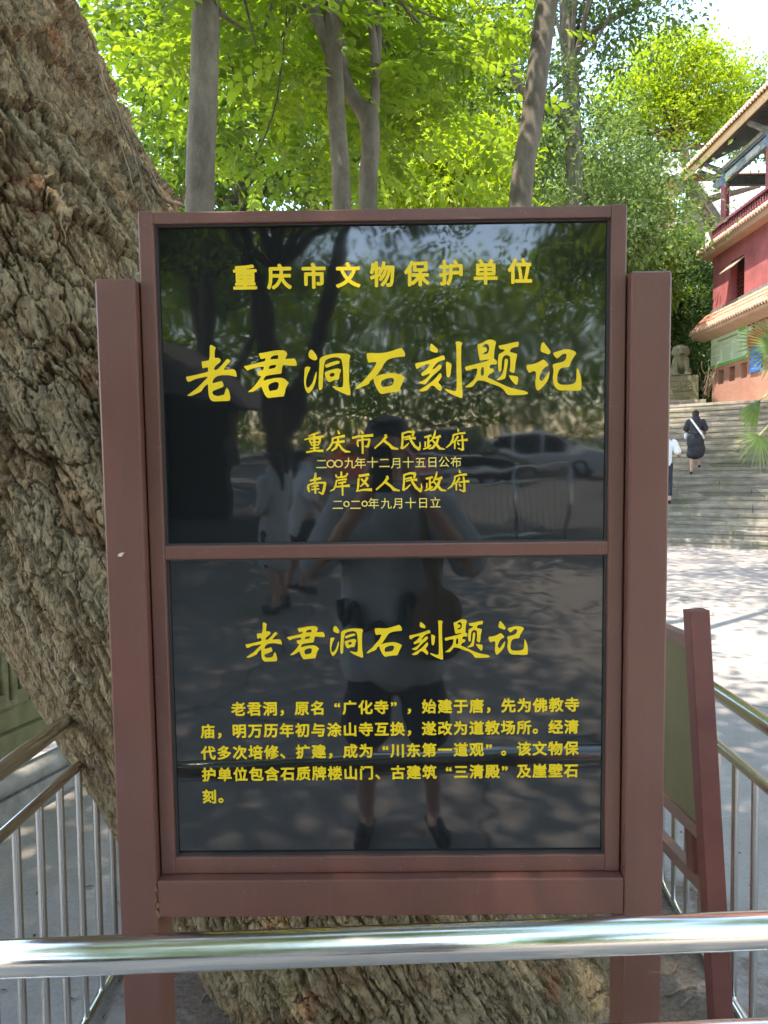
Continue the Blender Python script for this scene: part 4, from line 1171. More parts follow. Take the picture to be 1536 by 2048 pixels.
def tile_ends(x, z, y0, y1, r=.07, pitch=.165):
    mb = MB(); y = y0 + pitch / 2
    while y < y1:
        mb.lathe([(0, -.02), (r, -.018), (r, .018), (r * .6, .024), (0, .020)], n=12, m=Matrix.Translation((x, y, z)) @ Matrix.Rotation(-math.pi / 2, 4, 'Y'))
        mb.prism([(y + pitch * .15, z - .02), (y + pitch * .5, z - .10), (y + pitch * .85, z - .02)], 'x', x - .012, x + .02)
        y += pitch
    return mb
tiled(None, 0.02, 6.74 - top_z, -.53, 6.18 - top_z, Y0 - YC, .50).build('lower_roof', M['tile'], tp)
tile_ends(-.56, 6.17 - top_z, Y0 - YC, .50, .062).build('tile_ends', M['tile_end'], tp)
sh = MB(); sh.box(-.03, .03, Y0 - YC, .1, 6.75 - top_z, 6.84 - top_z); sh.build('flashing', M['grey_rafter'], tp)
# red plaster storey with a shuttered window
wy0, wy1, wz0, wz1 = 23.72, 24.66, 6.86, 8.08
wr = MB()
bl(wr, XF + .001, 18, Y0, wy0, 5.87, 8.56); bl(wr, XF + .001, 18, wy1, YC - .002, 5.87, 8.56)
bl(wr, XF + .001, 18, wy0, wy1, 5.87, wz0); bl(wr, XF + .001, 18, wy0, wy1, wz1, 8.56)
wr.build('plaster_wall', M['red_plaster'], tp)
wi = bl(MB(), XF + .22, XF + .26, wy0, wy1, wz0, wz1).build('window', M['dark'], tp)
la = MB()
for k in range(6):
    y = wy0 + (k + .5) * (wy1 - wy0) / 6; bl(la, XF + .17, XF + .20, y - .014, y + .014, wz0, wz1 - .3)
for k in range(7):
    z = wz0 + .02 + k * .13; bl(la, XF + .165, XF + .195, wy0, wy1, z - .012, z + .012)
la.build('lattice', M['dark_red'], wi)
aw = MB()
aw.prism([(.02, wz1 - .04 - top_z), (-.36, wz1 - .36 - top_z), (-.36, wz1 - .39 - top_z), (.02, wz1 - .08 - top_z)], 'y', wy0 + .02 - YC, wy1 - YC)
aw.build('shutter', M['bamboo'], tp)
# balcony: peach slab edge, tile course, baluster rail
bs = MB(); bs.prism([(0, 8.561 - top_z), (-.30, 8.60 - top_z), (-.36, 8.78 - top_z), (3.2, 8.78 - top_z), (3.2, 8.561 - top_z)], 'y', Y0 - YC, .34)
bs.build('balcony_slab', M['peach'], tp)
tile_ends(-.40, 8.83 - top_z, Y0 - YC, .34, .066).build('tile_ends', M['tile_end'], tp)
tiled(None, 0.0, 8.93 - top_z, -.38, 8.84 - top_z, Y0 - YC, .32, .05).build('balcony_tiles', M['tile'], tp)
br_ = MB()
bl(br_, XF - .12, XF + .04, Y0, YC + .12, 9.40, 9.48); bl(br_, XF - .10, XF + .02, Y0, YC + .10, 8.95, 9.00)
br_.build('balcony_rail', M['dark_red'], tp)
prof = [(.030, 0), (.045, .03), (.03, .07), (.052, .16), (.050, .22), (.028, .31), (.036, .36), (.03, .40)]
y = YC - .12; k = 0
while y > 20.3:
    MB().lathe(prof, (-.04, y - YC, 9.0 - top_z), 10).build('baluster', M['dark_red'], tp)
    y -= .155; k += 1
ac = bl(MB(), XF - .16, XF - .02, YC + .10, YC + .26, 8.96, 9.46).build('end_post', M['cream'], tp)
# columns, painted beams, brackets, upper eave
for yy in (25.45, 22.45, 19.4, 16.3):
    c_ = MB().lathe([(.135, 0), (.135, 1.92)], (.14, yy - YC, 8.79 - top_z), 18).build('column', M['red_lacquer'], tp)
    MB().lathe([(.139, 0), (.139, .36)], (.14, yy - YC, 10.71 - top_z), 18).build('column_head', M['blue_paint'], c_)
for z0, z1, mt, x0, x1 in ((10.80, 11.06, 'grey_blue', .07, .21), (11.10, 11.17, 'blue_paint', .05, .23), (11.19, 11.30, 'cream', .02, .25)):
    MB().box(x0, x1, Y0 - YC, 26.25 - YC, z0 - top_z, z1 - top_z).build('painted_beam', M[mt], tp)
y = 25.0
while y > 17:
    MB().prism([(y - .55 - YC, 10.93 - top_z), (y - .45 - YC, 10.85 - top_z), (y + .25 - YC, 10.85 - top_z), (y + .35 - YC, 10.93 - top_z), (y + .25 - YC, 11.01 - top_z), (y - .45 - YC, 11.01 - top_z)], 'x', .055, .068).build('painted_cartouche', M['cream'], tp)
    y -= 1.5
for yy in (25.45, 22.45):
    MB().box(.28, 3.2, yy - .09 - YC, yy + .09 - YC, 10.72 - top_z, 10.98 - top_z).build('cross_beam', M['grey_rafter'], tp)
gl = MB(); gl.box(.3, 3.2, 25.34 - YC, 25.56 - YC, 11.0 - top_z, 11.06 - top_z); gl.build('gilded_strip', M['ochre'], tp)
for yy in (26.0, 25.45, 22.45, 19.4):
    w_ = MB()
    w_.prism([(.1, 11.05 - top_z), (-.52, 11.33 - top_z), (-.56, 11.40 - top_z), (-.50, 11.44 - top_z), (.1, 11.22 - top_z)], 'y', yy - .05 - YC, yy + .05 - YC)
    w_.build('bracket', M['grey_blue'], tp)
ev = MB()
ev.prism([(-.70, 11.34 - top_z), (-.66, 11.34 - top_z), (-.66, 11.62 - top_z), (-.70, 11.62 - top_z)], 'y', Y0 - YC, .75)
ev.prism([(-.66, 11.34 - top_z), (3.0, 11.34 - top_z), (3.0, 11.38 - top_z), (-.66, 11.62 - top_z)], 'y', .70, .75)
ev.build('eave_board', M['ochre'], tp)
ra = MB(); y = Y0 + .2
while y < YC + .65:
    ra.prism([(-.655, 11.50 - top_z), (3.6, 13.55 - top_z), (3.6, 13.65 - top_z), (-.655, 11.60 - top_z)], 'y', y - YC - .035, y - YC + .035); y += .26
ra.prism([(-.655, 11.605 - top_z), (3.6, 13.655 - top_z), (3.6, 13.69 - top_z), (-.655, 11.635 - top_z)], 'y', Y0 - YC, .70)
ra.build('rafters', M['grey_rafter'], tp)
tiled(None, 3.6, 13.78 - top_z, -.74, 11.68 - top_z, Y0 - YC, .78).build('upper_roof', M['tile'], tp)
tile_ends(-.78, 11.67 - top_z, Y0 - YC, .78, .062).build('tile_ends', M['tile_end'], tp)
MB().box(3.2, 3.4, Y0 - YC, -.2, 8.79 - top_z, 13.3 - top_z).build('inner_wall', M['dark_red'], tp)

# boards on the brick wall
gb = empty('information_board', (XF - .02, 24.7, 4.9), label='pale green information board with grey text columns on the brick wall', cat='information board')
M['board_green'] = plain('pale_green_print', (0.56, 0.68, 0.44), 0.5, var=0.2, scale=1.6)
M['leaf_print'] = plain('bright_green_print', (0.16, 0.45, 0.09), 0.5, var=0.3, scale=8)
M['ink'] = plain('grey_ink', (0.13, 0.17, 0.15), 0.6)
M['ink_pale'] = plain('pale_grey_ink', (0.38, 0.44, 0.37), 0.6, var=.3, scale=30)
MB().box(-.035, .015, -1.28, 1.28, .02, .96).build('panel', M['board_green'], gb)
MB().box(-.037, -.0355, -1.27, 1.27, .025, .10).box(-.037, -.0355, -1.27, -.75, .86, .955).build('printed_border', M['leaf_print'], gb)
tx = MB(); rt = random.Random(5)
x = .72
while x > -.70:
    tx.box(-.0375, -.0358, x - .05, x, .80, .855); x -= .075
tx.build('title_line', M['ink'], gb)
t2 = MB()
for c0, c1 in ((1.12, .50), (.40, -.30), (-.40, -1.12)):
    z = .74
    while z > .15:
        if rt.random() < .88: t2.box(-.0372, -.0358, c1 + rt.random() * .15, c0, z - .016, z)
        z -= .034
t2.build('text_columns', M['ink_pale'], gb)
bs_ = empty('blue_notice', (XF - .02, 22.85, 4.42), label='upright blue notice with pale lines beside the green board', cat='notice')
M['blue_print'] = plain('bright_blue_print', (0.05, 0.17, 0.70), 0.45, var=.1)
M['white_print'] = plain('pale_blue_print', (0.30, 0.42, 0.75), 0.5)
MB().bevbox(-.03, .01, -.34, .34, 0, .74, .012).build('panel', M['blue_print'], bs_)
t3 = MB()
for k in range(7):
    t3.box(-.0325, -.0305, -.26 + rt.random() * .2, .26, .10 + k * .055, .122 + k * .055)
t3.box(-.0325, -.0305, -.2, .2, .56, .64)
t3.build('text_lines', M['white_print'], bs_)
rb = empty('red_banner', (XF - .02, 22.8, 5.2), label='small red banner under the lower eave, partly behind a palm leaf', cat='banner')
M['red_print'] = plain('bright_red_cloth', (0.52, 0.028, 0.025), 0.6)
MB().prism([(-.55, 0.0), (.52, 0.0), (.52, .28), (-.05, .44), (-.55, .34)], 'x', -.03, .01).build('cloth', M['red_print'], rb)
lp = empty('wall_lamp', (XF - .02, 23.05, 5.72), label='small white lamp fixed high on the brick wall', cat='lamp')
M['white_plastic'] = plain('white_plastic', (.72, .70, .66), .4)
MB().lathe([(0, 0), (.06, .01), (.075, .05), (.05, .10), (0, .115)], (-.07, 0, -.06), 14).build('lamp_shade', M['white_plastic'], lp)
MB().box(-.05, .01, -.03, .03, .03, .07).build('bracket', M['grey_rafter'], lp)

# pink-walled hall glimpsed through the trees, and a pale roof behind the balcony
hl = empty('pink_hall', (12.4, 41.0, 9.0), label='pink walled hall glimpsed through leaves right of the sign corner', cat='building')
M['pink'] = plain('pink_wash', (0.50, 0.20, 0.185), 0.85, var=.2, scale=1.2)
M['wood'] = plain('bare_wood', (0.40, 0.24, 0.13), 0.7, var=.2, scale=4)
MB().box(-3.0, 2.6, 0, 5, -1.5, 7.6).build('wall', M['pink'], hl)
MB().prism([(-3.8, 7.5), (3.4, 7.5), (2.6, 8.6), (-3.0, 8.6)], 'y', -.8, 5.8).build('roof', M['grey_tile'], hl)
wn_ = MB().box(-.4, .5, -.06, .02, 2.6, 4.0).build('window', M['dark'], hl)
MB().box(-.5, -.402, -.09, .02, 2.5, 4.1).box(.502, .6, -.09, .02, 2.5, 4.1).box(-.402, .502, -.09, .02, 4.001, 4.1).build('window_frame', M['wood'], wn_)
MB().box(-2.2, .9, -.14, -.02, 1.2, 2.0).build('parapet', M['wood'], hl)
wh = empty('grey_roof_house', (18.2, 36.0, 8.0), label='house with pale grey tiled roof seen under the temple balcony roof', cat='building')
MB().box(-2.6, 7, 0, 5, -2.4, 4.4).build('wall', M['cream'], wh)
wr_ = MB(); wr_.prism([(-1.4, 4.2), (-1.4, 4.4), (2.5, 8.2), (6.4, 4.4), (6.4, 4.2), (2.5, 7.9)], 'x', -3.2, 7.6)
x = -3.1
while x < 7.5:
    wr_.tube([(x, -1.42, 4.44), (x, 2.5, 8.24)], .07, 6); x += .3
wr_.build('roof', M['grey_tile'], wh)

# ------------------------------------------------------------------ guardian lion on its pedestal
def blob(parts, voxel, name, mat, parent=None, smooth=6):
    """one continuous surface over ellipsoids ('e', centre, radii, rotation) and tapered limbs ('l', points, radii)"""
    bm = bmesh.new()
    for p in parts:
        if p[0] == 'e':
            m = Matrix.Translation(p[1]) @ (Matrix.Rotation(p[3][1], 4, p[3][0]) if len(p) > 3 else Matrix()) @ Matrix.Diagonal((*p[2], 1))
            bmesh.ops.create_icosphere(bm, subdivisions=3, radius=1, matrix=m)
        else:
            pts = [Vector(q) for q in p[1]]; rad = p[2]
            for (a, b, ra_, rb_) in zip(pts, pts[1:], rad, rad[1:]):
                n_ = max(2, int((b - a).length / (min(ra_, rb_) * .45)) + 1)
                n_ = min(n_, 40)
                for i in range(n_ + 1):
                    t = i / n_
                    bmesh.ops.create_icosphere(bm, subdivisions=2, radius=ra_ + (rb_ - ra_) * t, matrix=Matrix.Translation(a.lerp(b, t)))
    me = bpy.data.meshes.new('tmp'); bm.to_mesh(me); bm.free()
    o = bpy.data.objects.new('tmp', me); COL.objects.link(o)
    r_ = o.modifiers.new('r', 'REMESH'); r_.mode = 'VOXEL'; r_.voxel_size = voxel
    if smooth:
        s_ = o.modifiers.new('s', 'SMOOTH'); s_.iterations = smooth; s_.factor = .5
    return baked(o, name, mat, parent)
LP = Vector((8.86, 23.6, top_z))
ped = empty('lion_pedestal', LP, -.18, 'mossy carved stone pedestal with a fan relief carrying the lion', 'pedestal')
MB().bevbox(-1.2, .62, -.45, .6, -.03, .24, .02).build('plinth', M['step_stone'], ped)
MB().bevbox(-.52, .42, -.36, .42, .241, .98, .012).build('block', M['mossy_stone'], ped)
rl = MB()
for k in range(9):
    a = R(-80 + 20 * k)
    c0 = Vector((-.05, -.365, .52))
    e0 = c0 + Vector((math.sin(a) * .30, 0, math.cos(a) * .26 + .02))
    rl.tube([c0, c0.lerp(e0, .5), c0.lerp(e0, .9), e0], [.018, .038, .048, .02], 8)
for x0, x1, z0, z1 in ((-.46, .36, .40, .43), (-.46, -.43, .28, .40), (.33, .36, .28, .40), (-.36, -.12, .31, .34), (.02, .26, .31, .34), (-.15, -.12, .34, .38), (.02, .05, .34, .38)):
    rl.box(x0, x1, -.375, -.35, z0, z1)
rl.build('fan_relief', M['mossy_stone'], ped)
lion = empty('stone_lion', LP + Vector((-.04, 0, .985)), -.18, 'seated moss green stone guardian lion on the pedestal', 'statue')
B = [('e', (0, .18, .26), (.25, .30, .26)), ('e', (0, .02, .42), (.20, .20, .26)), ('e', (0, -.08, .40), (.13, .12, .20)),
     ('e', (0, -.07, .72), (.19, .19, .17)), ('e', (0, -.03, .72), (.235, .16, .20)), ('e', (0, -.22, .67), (.105, .10, .075)), ('e', (0, -.20, .765), (.06, .08, .04)),
     ('e', (-.09, -.20, .79), (.042, .04, .04)), ('e', (.09, -.20, .79), (.042, .04, .04)), ('e', (-.17, -.02, .86), (.05, .04, .06)), ('e', (.17, -.02, .86), (.05, .04, .06)),
     ('e', (-.22, .12, .14), (.13, .25, .15)), ('e', (.22, .12, .14), (.13, .25, .15)), ('e', (-.22, -.14, .05), (.09, .14, .055)), ('e', (.22, -.14, .05), (.09, .14, .055)),
     ('l', [(-.15, -.06, .48), (-.16, -.16, .26), (-.15, -.20, .06)], [.10, .075, .07]), ('l', [(.15, -.06, .48), (.16, -.16, .26), (.15, -.20, .06)], [.10, .075, .07]),
     ('e', (-.15, -.26, .045), (.085, .10, .05)), ('e', (.15, -.26, .045), (.085, .10, .05)), ('e', (0, .1, .02), (.33, .40, .03))]
for k in range(11):
    a = R(-100 + 20 * k)
    B.append(('e', (math.sin(a) * .22, -.02, .72 + math.cos(a) * .19), (.055, .06, .055)))
for side in (-1, 1):
    for k in range(3): B.append(('e', (side * .15 + (k - 1) * .05, -.34, .03), (.026, .04, .03)))
blob(B, .02, 'body', M['mossy_stone'], lion, 3)
MB().prism([(-.075, .645), (.075, .645), (.06, .60), (-.06, .60)], 'y', -.325, -.31).build('mouth', M['dark'], lion)

# tangle of bare roots beside the lion
rt_ = MB()
for k in range(14):
    a = LP + Vector((.75 + rs.uniform(-.1, .3), .4 + rs.uniform(-.3, .3), .2 + rs.random() * .5))
    b_ = a + Vector((rs.uniform(-.2, .35), rs.uniform(-.1, .1), rs.uniform(.3, .9)))
    rt_.tube(wob([tuple(a), tuple(a.lerp(b_, .5)), tuple(b_)], 4, .04, rs), .014, 5)
tag(rt_.build('bare_shrub', M['tan_bark']), 'bare tangled grey shrub stems between the lion and the brick wall', 'shrub')

# ------------------------------------------------------------------ fan palm at the right edge
M['palm_leaf'] = leaf_mat('palm_leaf', (0.075, 0.13, 0.035), (0.16, 0.22, 0.06), .45)
M['palm_stalk'] = plain('palm_stalk', (.30, .33, .10), .5)
PB = Vector((5.35, 9.2, 0))
palm = empty('fan_palm', PB, label='fan palm reaching in from the right edge in front of the steps', cat='palm')
MB().tube(wob([(0, 0, -.1), (.03, 0, .8), (-.02, .03, 1.7), (0, 0, 2.7)], 6, .012, rs), [.13] * 9 + [.12] * 9 + [.10], 12).build('trunk', M['tan_bark'], palm)
def frond(c, aim, up, size, n=26, spread=150, droop=.25):
    """a fan of narrow blades from the end of its stalk; aim: the blade's middle direction, up: the fan's face"""
    c = Vector(c) - PB; aim = Vector(aim).normalized(); up = Vector(up)
    side = aim.cross(up).normalized(); nrm = side.cross(aim).normalized()
    vs = []; fs = []; tone = []
    for k in range(n):
        a = R(-spread / 2 + spread * k / (n - 1))
        d = aim * math.cos(a) + side * math.sin(a)
        L = size * (.78 + .22 * math.cos(a)) * rs.uniform(.92, 1.05)
        w = L * .021
        s = d.cross(nrm).normalized()
        p = [c, c + d * L * .35 + nrm * .01, c + d * L * .72 - Vector((0, 0, droop * .25 * L)), c + d * L - Vector((0, 0, droop * L * rs.uniform(.7, 1.4)))]
        i = len(vs)
        for q, ww in zip(p, (.2, 1.2, 1.0, .06)): vs += [q + s * w * ww, q - s * w * ww + nrm * w * .3]
        for j in range(3): fs.append((i + 2 * j, i + 2 * j + 1, i + 2 * j + 3, i + 2 * j + 2))
        tone += [rs.random()] * 8
    o = np_mesh('frond', np.array([tuple(v) for v in vs]), np.array(fs), M['palm_leaf'], palm, attrs={'tone': np.array(tone)})
    st_ = wob([tuple(Vector((0, 0, 2.65))), tuple(Vector((0, 0, 2.65)).lerp(c, .5) + Vector((0, 0, .18))), tuple(c)], 6, .004, rs)
    MB().tube(st_, [.016 - .007 * i / len(st_) for i in range(len(st_))], 7).build('stalk', M['palm_stalk'], o)
frond(px(1562, 695, Y=8.9), (-.95, -.1, .12), (0, -.9, .4), .56, 30, 190, .08)
frond(px(1520, 800, Y=8.8), (-.55, -.05, -.8), (.3, -.9, -.2), .36, 20, 70, .12)
frond(px(1518, 872, Y=8.6), (-.25, -.2, -.95), (.2, -.95, 0), .40, 22, 190, .05)
frond(px(1600, 610, Y=9.3), (.2, .3, .9), (0, -1, .3), .6)
frond(px(1720, 690, Y=9.4), (.9, .1, .1), (0, -.9, .4), .6)
frond(px(1690, 800, Y=9.0), (.6, -.3, -.6), (0, -.9, .4), .55)
frond(px(1640, 640, Y=9.8), (.1, .8, .5), (0, -.5, .8), .55)

# ------------------------------------------------------------------ carved stone balustrade at the left edge
d_ = Vector((.29, .957, 0)); 
def olive_stone():
    m, nt, p = newmat('olive_mossy_stone')
    v = coord(nt)
    f = noise(nt, v, 9, 8, .7); g = noise(nt, v, 2.5, 5)
    c = ramp(nt, f, [(.3, (.12, .105, .045)), (.7, (.25, .215, .105))])
    c = mix(nt, ramp(nt, g, [(.45, (0, 0, 0)), (.65, (.6, .6, .6))]), c, (.13, .135, .045))
    nt.links.new(c, p.inputs['Base Color']); p.inputs['Roughness'].default_value = .92
    bump(nt, p, f, .5, .01)
    return m
M['olive_stone'] = olive_stone()
bw = empty('carved_stone_wall', (-2.06, 3.55, 0), -math.asin(.29), 'mossy stone balustrade panel with carved relief at the left edge', 'wall')
MB().bevbox(-.16, 0, -1.5, 1.4, .30, 1.08, .012).build('panel', M['olive_stone'], bw)
cr = MB()
def stroke(pts, r=.012):
    cr.tube([(0.004, a, b) for a, b in pts], r, 6)
for k in range(-4, 4):
    y = k * .34
    stroke([(y - .13, .42), (y - .13, .92), (y + .13, .92), (y + .13, .42), (y - .13, .42)], .008)
    stroke([(y - .06, .50), (y - .06, .70)]); stroke([(y, .46), (y, .84)]); stroke([(y + .06, .50), (y + .06, .70)]); stroke([(y - .09, .72), (y + .09, .72)], .009)
    stroke([(y - .10, .78), (y - .02, .88)], .009); stroke([(y + .10, .78), (y + .03, .87)], .009)
cr.build('relief', M['olive_stone'], bw)
MB().bevbox(-.17, .03, -1.5, 1.4, .18, .299, .01).build('base_course', M['olive_stone'], bw)
MB().bevbox(-.20, .05, -1.52, 1.42, 1.081, 1.20, .02).build('coping', M['olive_stone'], bw)
kb = MB().tube([(0, -1.6, .16), (0, -.5, .165), (0, .6, .155), (0, 1.4, .16)], .055, 14)
kb.box(-.05, .05, -1.6, 1.4, -.02, .11)
M['kerb_stone'] = plain('grey_kerb_stone', (.27, .25, .22), .9, var=.3, scale=14, bmp=.4)
ko = kb.build('stone_kerb', M['kerb_stone'])
ko.location = (-1.83, 3.5, 0); ko.rotation_euler = (0, 0, -math.asin(.29))
tag(ko, 'low rounded stone kerb at the foot of the carved balustrade', 'kerb')

# ------------------------------------------------------------------ litter on the ground
M['dry_leaf'] = plain('dry_leaf', (.10, .062, .035), .8, var=.5, scale=40)
rl2 = np.random.default_rng(5); n = 260
P_ = np.stack([rl2.uniform(-1.6, 1.6, n), rl2.uniform(1.2, 3.6, n), np.full(n, .006)], 1)
co, F = leaf_quads(P_, np.stack([rl2.normal(size=n), rl2.normal(size=n), np.full(n, .05)], 1), .035 * (.4 + rl2.random(n)), .012, rl2, .3)
tag(np_mesh('leaf_litter', co, F, M['dry_leaf']), 'dry leaf scraps and crumbs on the ground round the old tree', kind='stuff')
tw = MB()
for (x0, y0, x1, y1, r_) in ((1330, 1992, 1392, 1972, .004), (1360, 2012, 1390, 1985, .003), (1345, 1945, 1352, 1930, .003), (418, 1990, 432, 1968, .003), (402, 2002, 412, 1988, .003)):
    a = px(x0, y0, Z=.006); b_ = px(x1, y1, Z=.010)
    tw.tube(wob([tuple(a), tuple(a.lerp(b_, .5) + Vector((.01, .006, .004))), tuple(b_)], 5, .003, rs), r_, 6)
tag(tw.build('dry_twigs', M['root']), 'thin dry twigs lying on the concrete by the sign legs', kind='stuff')

# ------------------------------------------------------------------ people
M['skin'] = plain('skin', (0.46, 0.27, 0.19), 0.55, var=.08)
M['hair'] = plain('black_hair', (0.012, 0.010, 0.010), 0.45, var=.3, scale=60)
M['black_dress'] = plain('black_dress_cloth', (0.026, 0.026, 0.034), 0.85, var=.3, scale=5, bmp=.2)
M['white_cloth'] = plain('white_cotton', (0.70, 0.72, 0.76), 0.85, var=.06, scale=5, bmp=.15)
M['grey_cloth'] = plain('pale_grey_cotton', (0.40, 0.42, 0.43), 0.9, var=.10, scale=7, bmp=.25)
M['dark_cloth'] = plain('dark_trousers', (0.022, 0.028, 0.045), 0.85, var=.3, scale=8, bmp=.2)
M['shoe'] = plain('black_shoe', (0.015, 0.014, 0.014), 0.5)
M['bag_brown'] = plain('brown_canvas', (0.13, 0.075, 0.035), 0.8, var=.2, scale=12)
M['strap_white'] = plain('white_strap', (0.78, 0.78, 0.76), 0.6)
M['pink_cloth'] = plain('red_blue_cloth', (0.38, 0.12, 0.12), 0.85, var=.4, scale=14)
M['phone'] = plain('phone_black', (0.02, 0.02, 0.022), 0.2)
M['lens'] = plain('lens_glass', (0.01, 0.01, 0.012), 0.05)

def hand(wrist, aim, palm, side, curl=.7, s=1.0):
    """palm, four unequal bent fingers and a thumb; aim: along the hand, palm: the way the palm faces, side: towards the thumb"""
    w = Vector(wrist); a = Vector(aim).normalized(); p = Vector(palm); p = (p - a * p.dot(a)).normalized()
    t = a.cross(p).normalized()
    if t.dot(Vector(side)) < 0: t = -t
    out = [('l', [w, w + a * .05 * s, w + a * .085 * s], [.024 * s, .030 * s, .026 * s]),
           ('l', [w + a * .06 * s + t * .026 * s, w + a * .078 * s - t * .028 * s], [.018 * s, .017 * s])]
    for off, L in ((.030, .072), (.011, .082), (-.009, .076), (-.028, .058)):
        k = w + a * .088 * s + t * off * s
        k1 = k + (a * math.cos(curl * .5) + p * math.sin(curl * .5)) * L * .45 * s
        k2 = k1 + (a * math.cos(curl * 1.4) + p * math.sin(curl * 1.4)) * L * .33 * s
        k3 = k2 + (a * math.cos(curl * 2.1) + p * math.sin(curl * 2.1)) * L * .25 * s
        out.append(('l', [k, k1, k2, k3], [.0095 * s, .0088 * s, .008 * s, .0068 * s]))
    b = w + a * .03 * s + t * .028 * s
    b1 = b + (a * .6 + t * .75 + p * .25).normalized() * .036 * s
    b2 = b1 + (a * .85 + t * .25 + p * .5).normalized() * .034 * s
    out.append(('l', [b, b1, b2], [.013 * s, .0105 * s, .008 * s]))
    return out
def head_parts(c, face, s=1.0):
    """skull, jaw, nose, ears, brow and lips; face: the way the person looks"""
    c = Vector(c); f = Vector(face).normalized(); u = Vector((0, 0, 1)); u = (u - f * u.dot(f)).normalized(); r = f.cross(u)
    e = lambda x, y, z, rad: ('e', c + r * x * s + f * y * s + u * z * s, tuple(q * s for q in rad))
    return [e(0, -.008, .025, (.078, .088, .088)), e(0, .018, -.045, (.060, .066, .070)), e(0, .050, -.088, (.030, .028, .022)),
            ('l', [c + f * .078 * s + u * .012 * s, c + f * .100 * s - u * .026 * s], [.009 * s, .014 * s]),
            e(.079, -.008, -.012, (.010, .018, .030)), e(-.079, -.008, -.012, (.010, .018, .030)),
            e(0, .080, .028, (.045, .012, .010)), e(0, .083, -.058, (.024, .010, .007)), e(0, .081, -.070, (.020, .010, .008)),
            ('l', [c - u * .07 * s - f * .02 * s, c - u * .17 * s - f * .03 * s], [.050 * s, .054 * s])]
def face_bits(c, face, parent, s=1.0):
    c = Vector(c); f = Vector(face).normalized(); u = Vector((0, 0, 1)); u = (u - f * u.dot(f)).normalized(); r = f.cross(u)
    mb = MB()
    for sd in (-1, 1):
        q = c + r * .031 * sd * s + f * .079 * s + u * .004 * s
        mb.lathe([(0, -.007 * s), (.007 * s, 0), (0, .007 * s)], q, 8)
        mb.tube([q + u * .020 * s - r * .015 * s, q + u * .023 * s + f * .003, q + u * .019 * s + r * .015 * s], .0028 * s, 5)
    mb.build('eyes_and_brows', M['hair'], parent)

def figure(name, base, rz, label, J, vox=.011, group=None):
    """J: joints and clothing lists in metres, local frame facing +Y"""
    o = empty(name, base, rz, label, 'person', group)
    H = Vector(J['head']); F_ = J.get('face', (0, 1, 0)); s = J.get('hs', 1.0)
    body = head_parts(H, F_, s)
    tk = J.get('torso', .85)
    body.append(('l', [J['pelvis'], J['waist'], J['chest']], [.125 * tk, .115 * tk, .135 * tk]))
    for a in J['arms']: body.append(('l', a[:3], [.046, .040, .027]))
    for h_ in J.get('hands', []): body += hand(*h_)
    for l in J['legs']:
        body.append(('l', l[:4], [.078, .056, .050, .034]))
        body.append(('l', l[3:], [.036, .030, .026]))
    blob(body, vox * .75, 'body', M['skin'], o, 3)
    face_bits(H, F_, o, s)
    blob(J['hair'], vox * .8, 'hair', M['hair'], o, 3)
    for nm, parts, mt in J['clothes']: blob(parts, vox, nm, M[mt], o, 5)
    sh_ = []
    for l in J['legs']:
        a_, t_ = Vector(l[4]), Vector(l[-1])
        sh_.append([('l', [Vector(l[3]) - Vector((0, 0, .045)) - (t_ - Vector(l[3])).normalized() * .02, t_ + Vector((0, 0, -.004))], [.040, .036])])
    for q in sh_: blob(q, vox, 'shoe', M[J.get('shoe', 'shoe')], o, 3)
    return o
V = Vector
# woman in the black dress, climbing with her back to us
def step_at(i, along): 
    q = SRM @ V((along, (i + .45) * RU, 0)); return P0 + q + V((0, 0, (i + 1) * RI))
fw = V((.36, .93, 0)).normalized(); ang_w = -math.atan2(fw.x, fw.y)
k_up = 8
_t = px(1388, 952, Y=18.1)
al = ((_t - P0).x * math.cos(ANG) + (_t - P0).y * math.sin(ANG))
wb_ = step_at(k_up, al)
hr = RI
W = dict(head=(.0, .12, 1.47), face=(0, .93, -.36), hs=1.02, pelvis=(0, .0, .86), waist=(0, .03, 1.02), chest=(0, .07, 1.22),
         arms=[[(-.19, .06, 1.30), (-.27, .10, 1.06), (-.14, .30, 1.06)], [(.19, .06, 1.30), (.28, .08, 1.05), (.20, .30, 1.00)]],
         hands=[((-.14, .30, 1.06), (.4, .8, .2), (.5, -.3, -.5), (.4, 0, 1)), ((.20, .30, 1.0), (-.2, .9, .1), (-.6, -.2, -.3), (-.3, 0, 1))],
         legs=[[(-.09, 0, .86), (-.10, .02, .48), (-.10, -.04, .26), (-.105, -.06, .085), (-.105, -.02, .05), (-.11, .10, .035)],
               [(.09, 0, .86), (.10, .22, .62), (.10, .22, .42), (.105, .22, .085 + hr), (.105, .26, .05 + hr), (.11, .36, .035 + hr)]],
         hair=[('e', (0, .10, 1.505), (.094, .10, .095)), ('e', (0, .02, 1.47), (.075, .06, .09)), ('e', (0, .0, 1.56), (.055, .05, .045)), ('l', [(0, .02, 1.46), (.01, .01, 1.36)], [.06, .03])],
         clothes=[('dress', [('l', [(0, .05, 1.33), (0, .05, 1.20), (0, .02, 1.02)], [.135, .165, .150]), ('e', (0, .05, 1.26), (.20, .13, .13)),
                             ('l', [(-.18, .06, 1.30), (-.235, .09, 1.14)], [.078, .088]), ('l', [(.18, .06, 1.30), (.24, .08, 1.14)], [.078, .088]),
                             ('e', (0, .03, .80), (.225, .21, .27)), ('e', (.02, .07, .62), (.235, .235, .24)), ('e', (-.03, .02, .50), (.205, .19, .13)), ('e', (.07, .14, .54), (.17, .16, .14))], 'black_dress')], vox=None)
W.pop('vox')
woman = figure('person', wb_, ang_w, 'woman in black dress with white shoulder strap climbing the stone steps', W)
woman.scale = (.86, .92, .95)
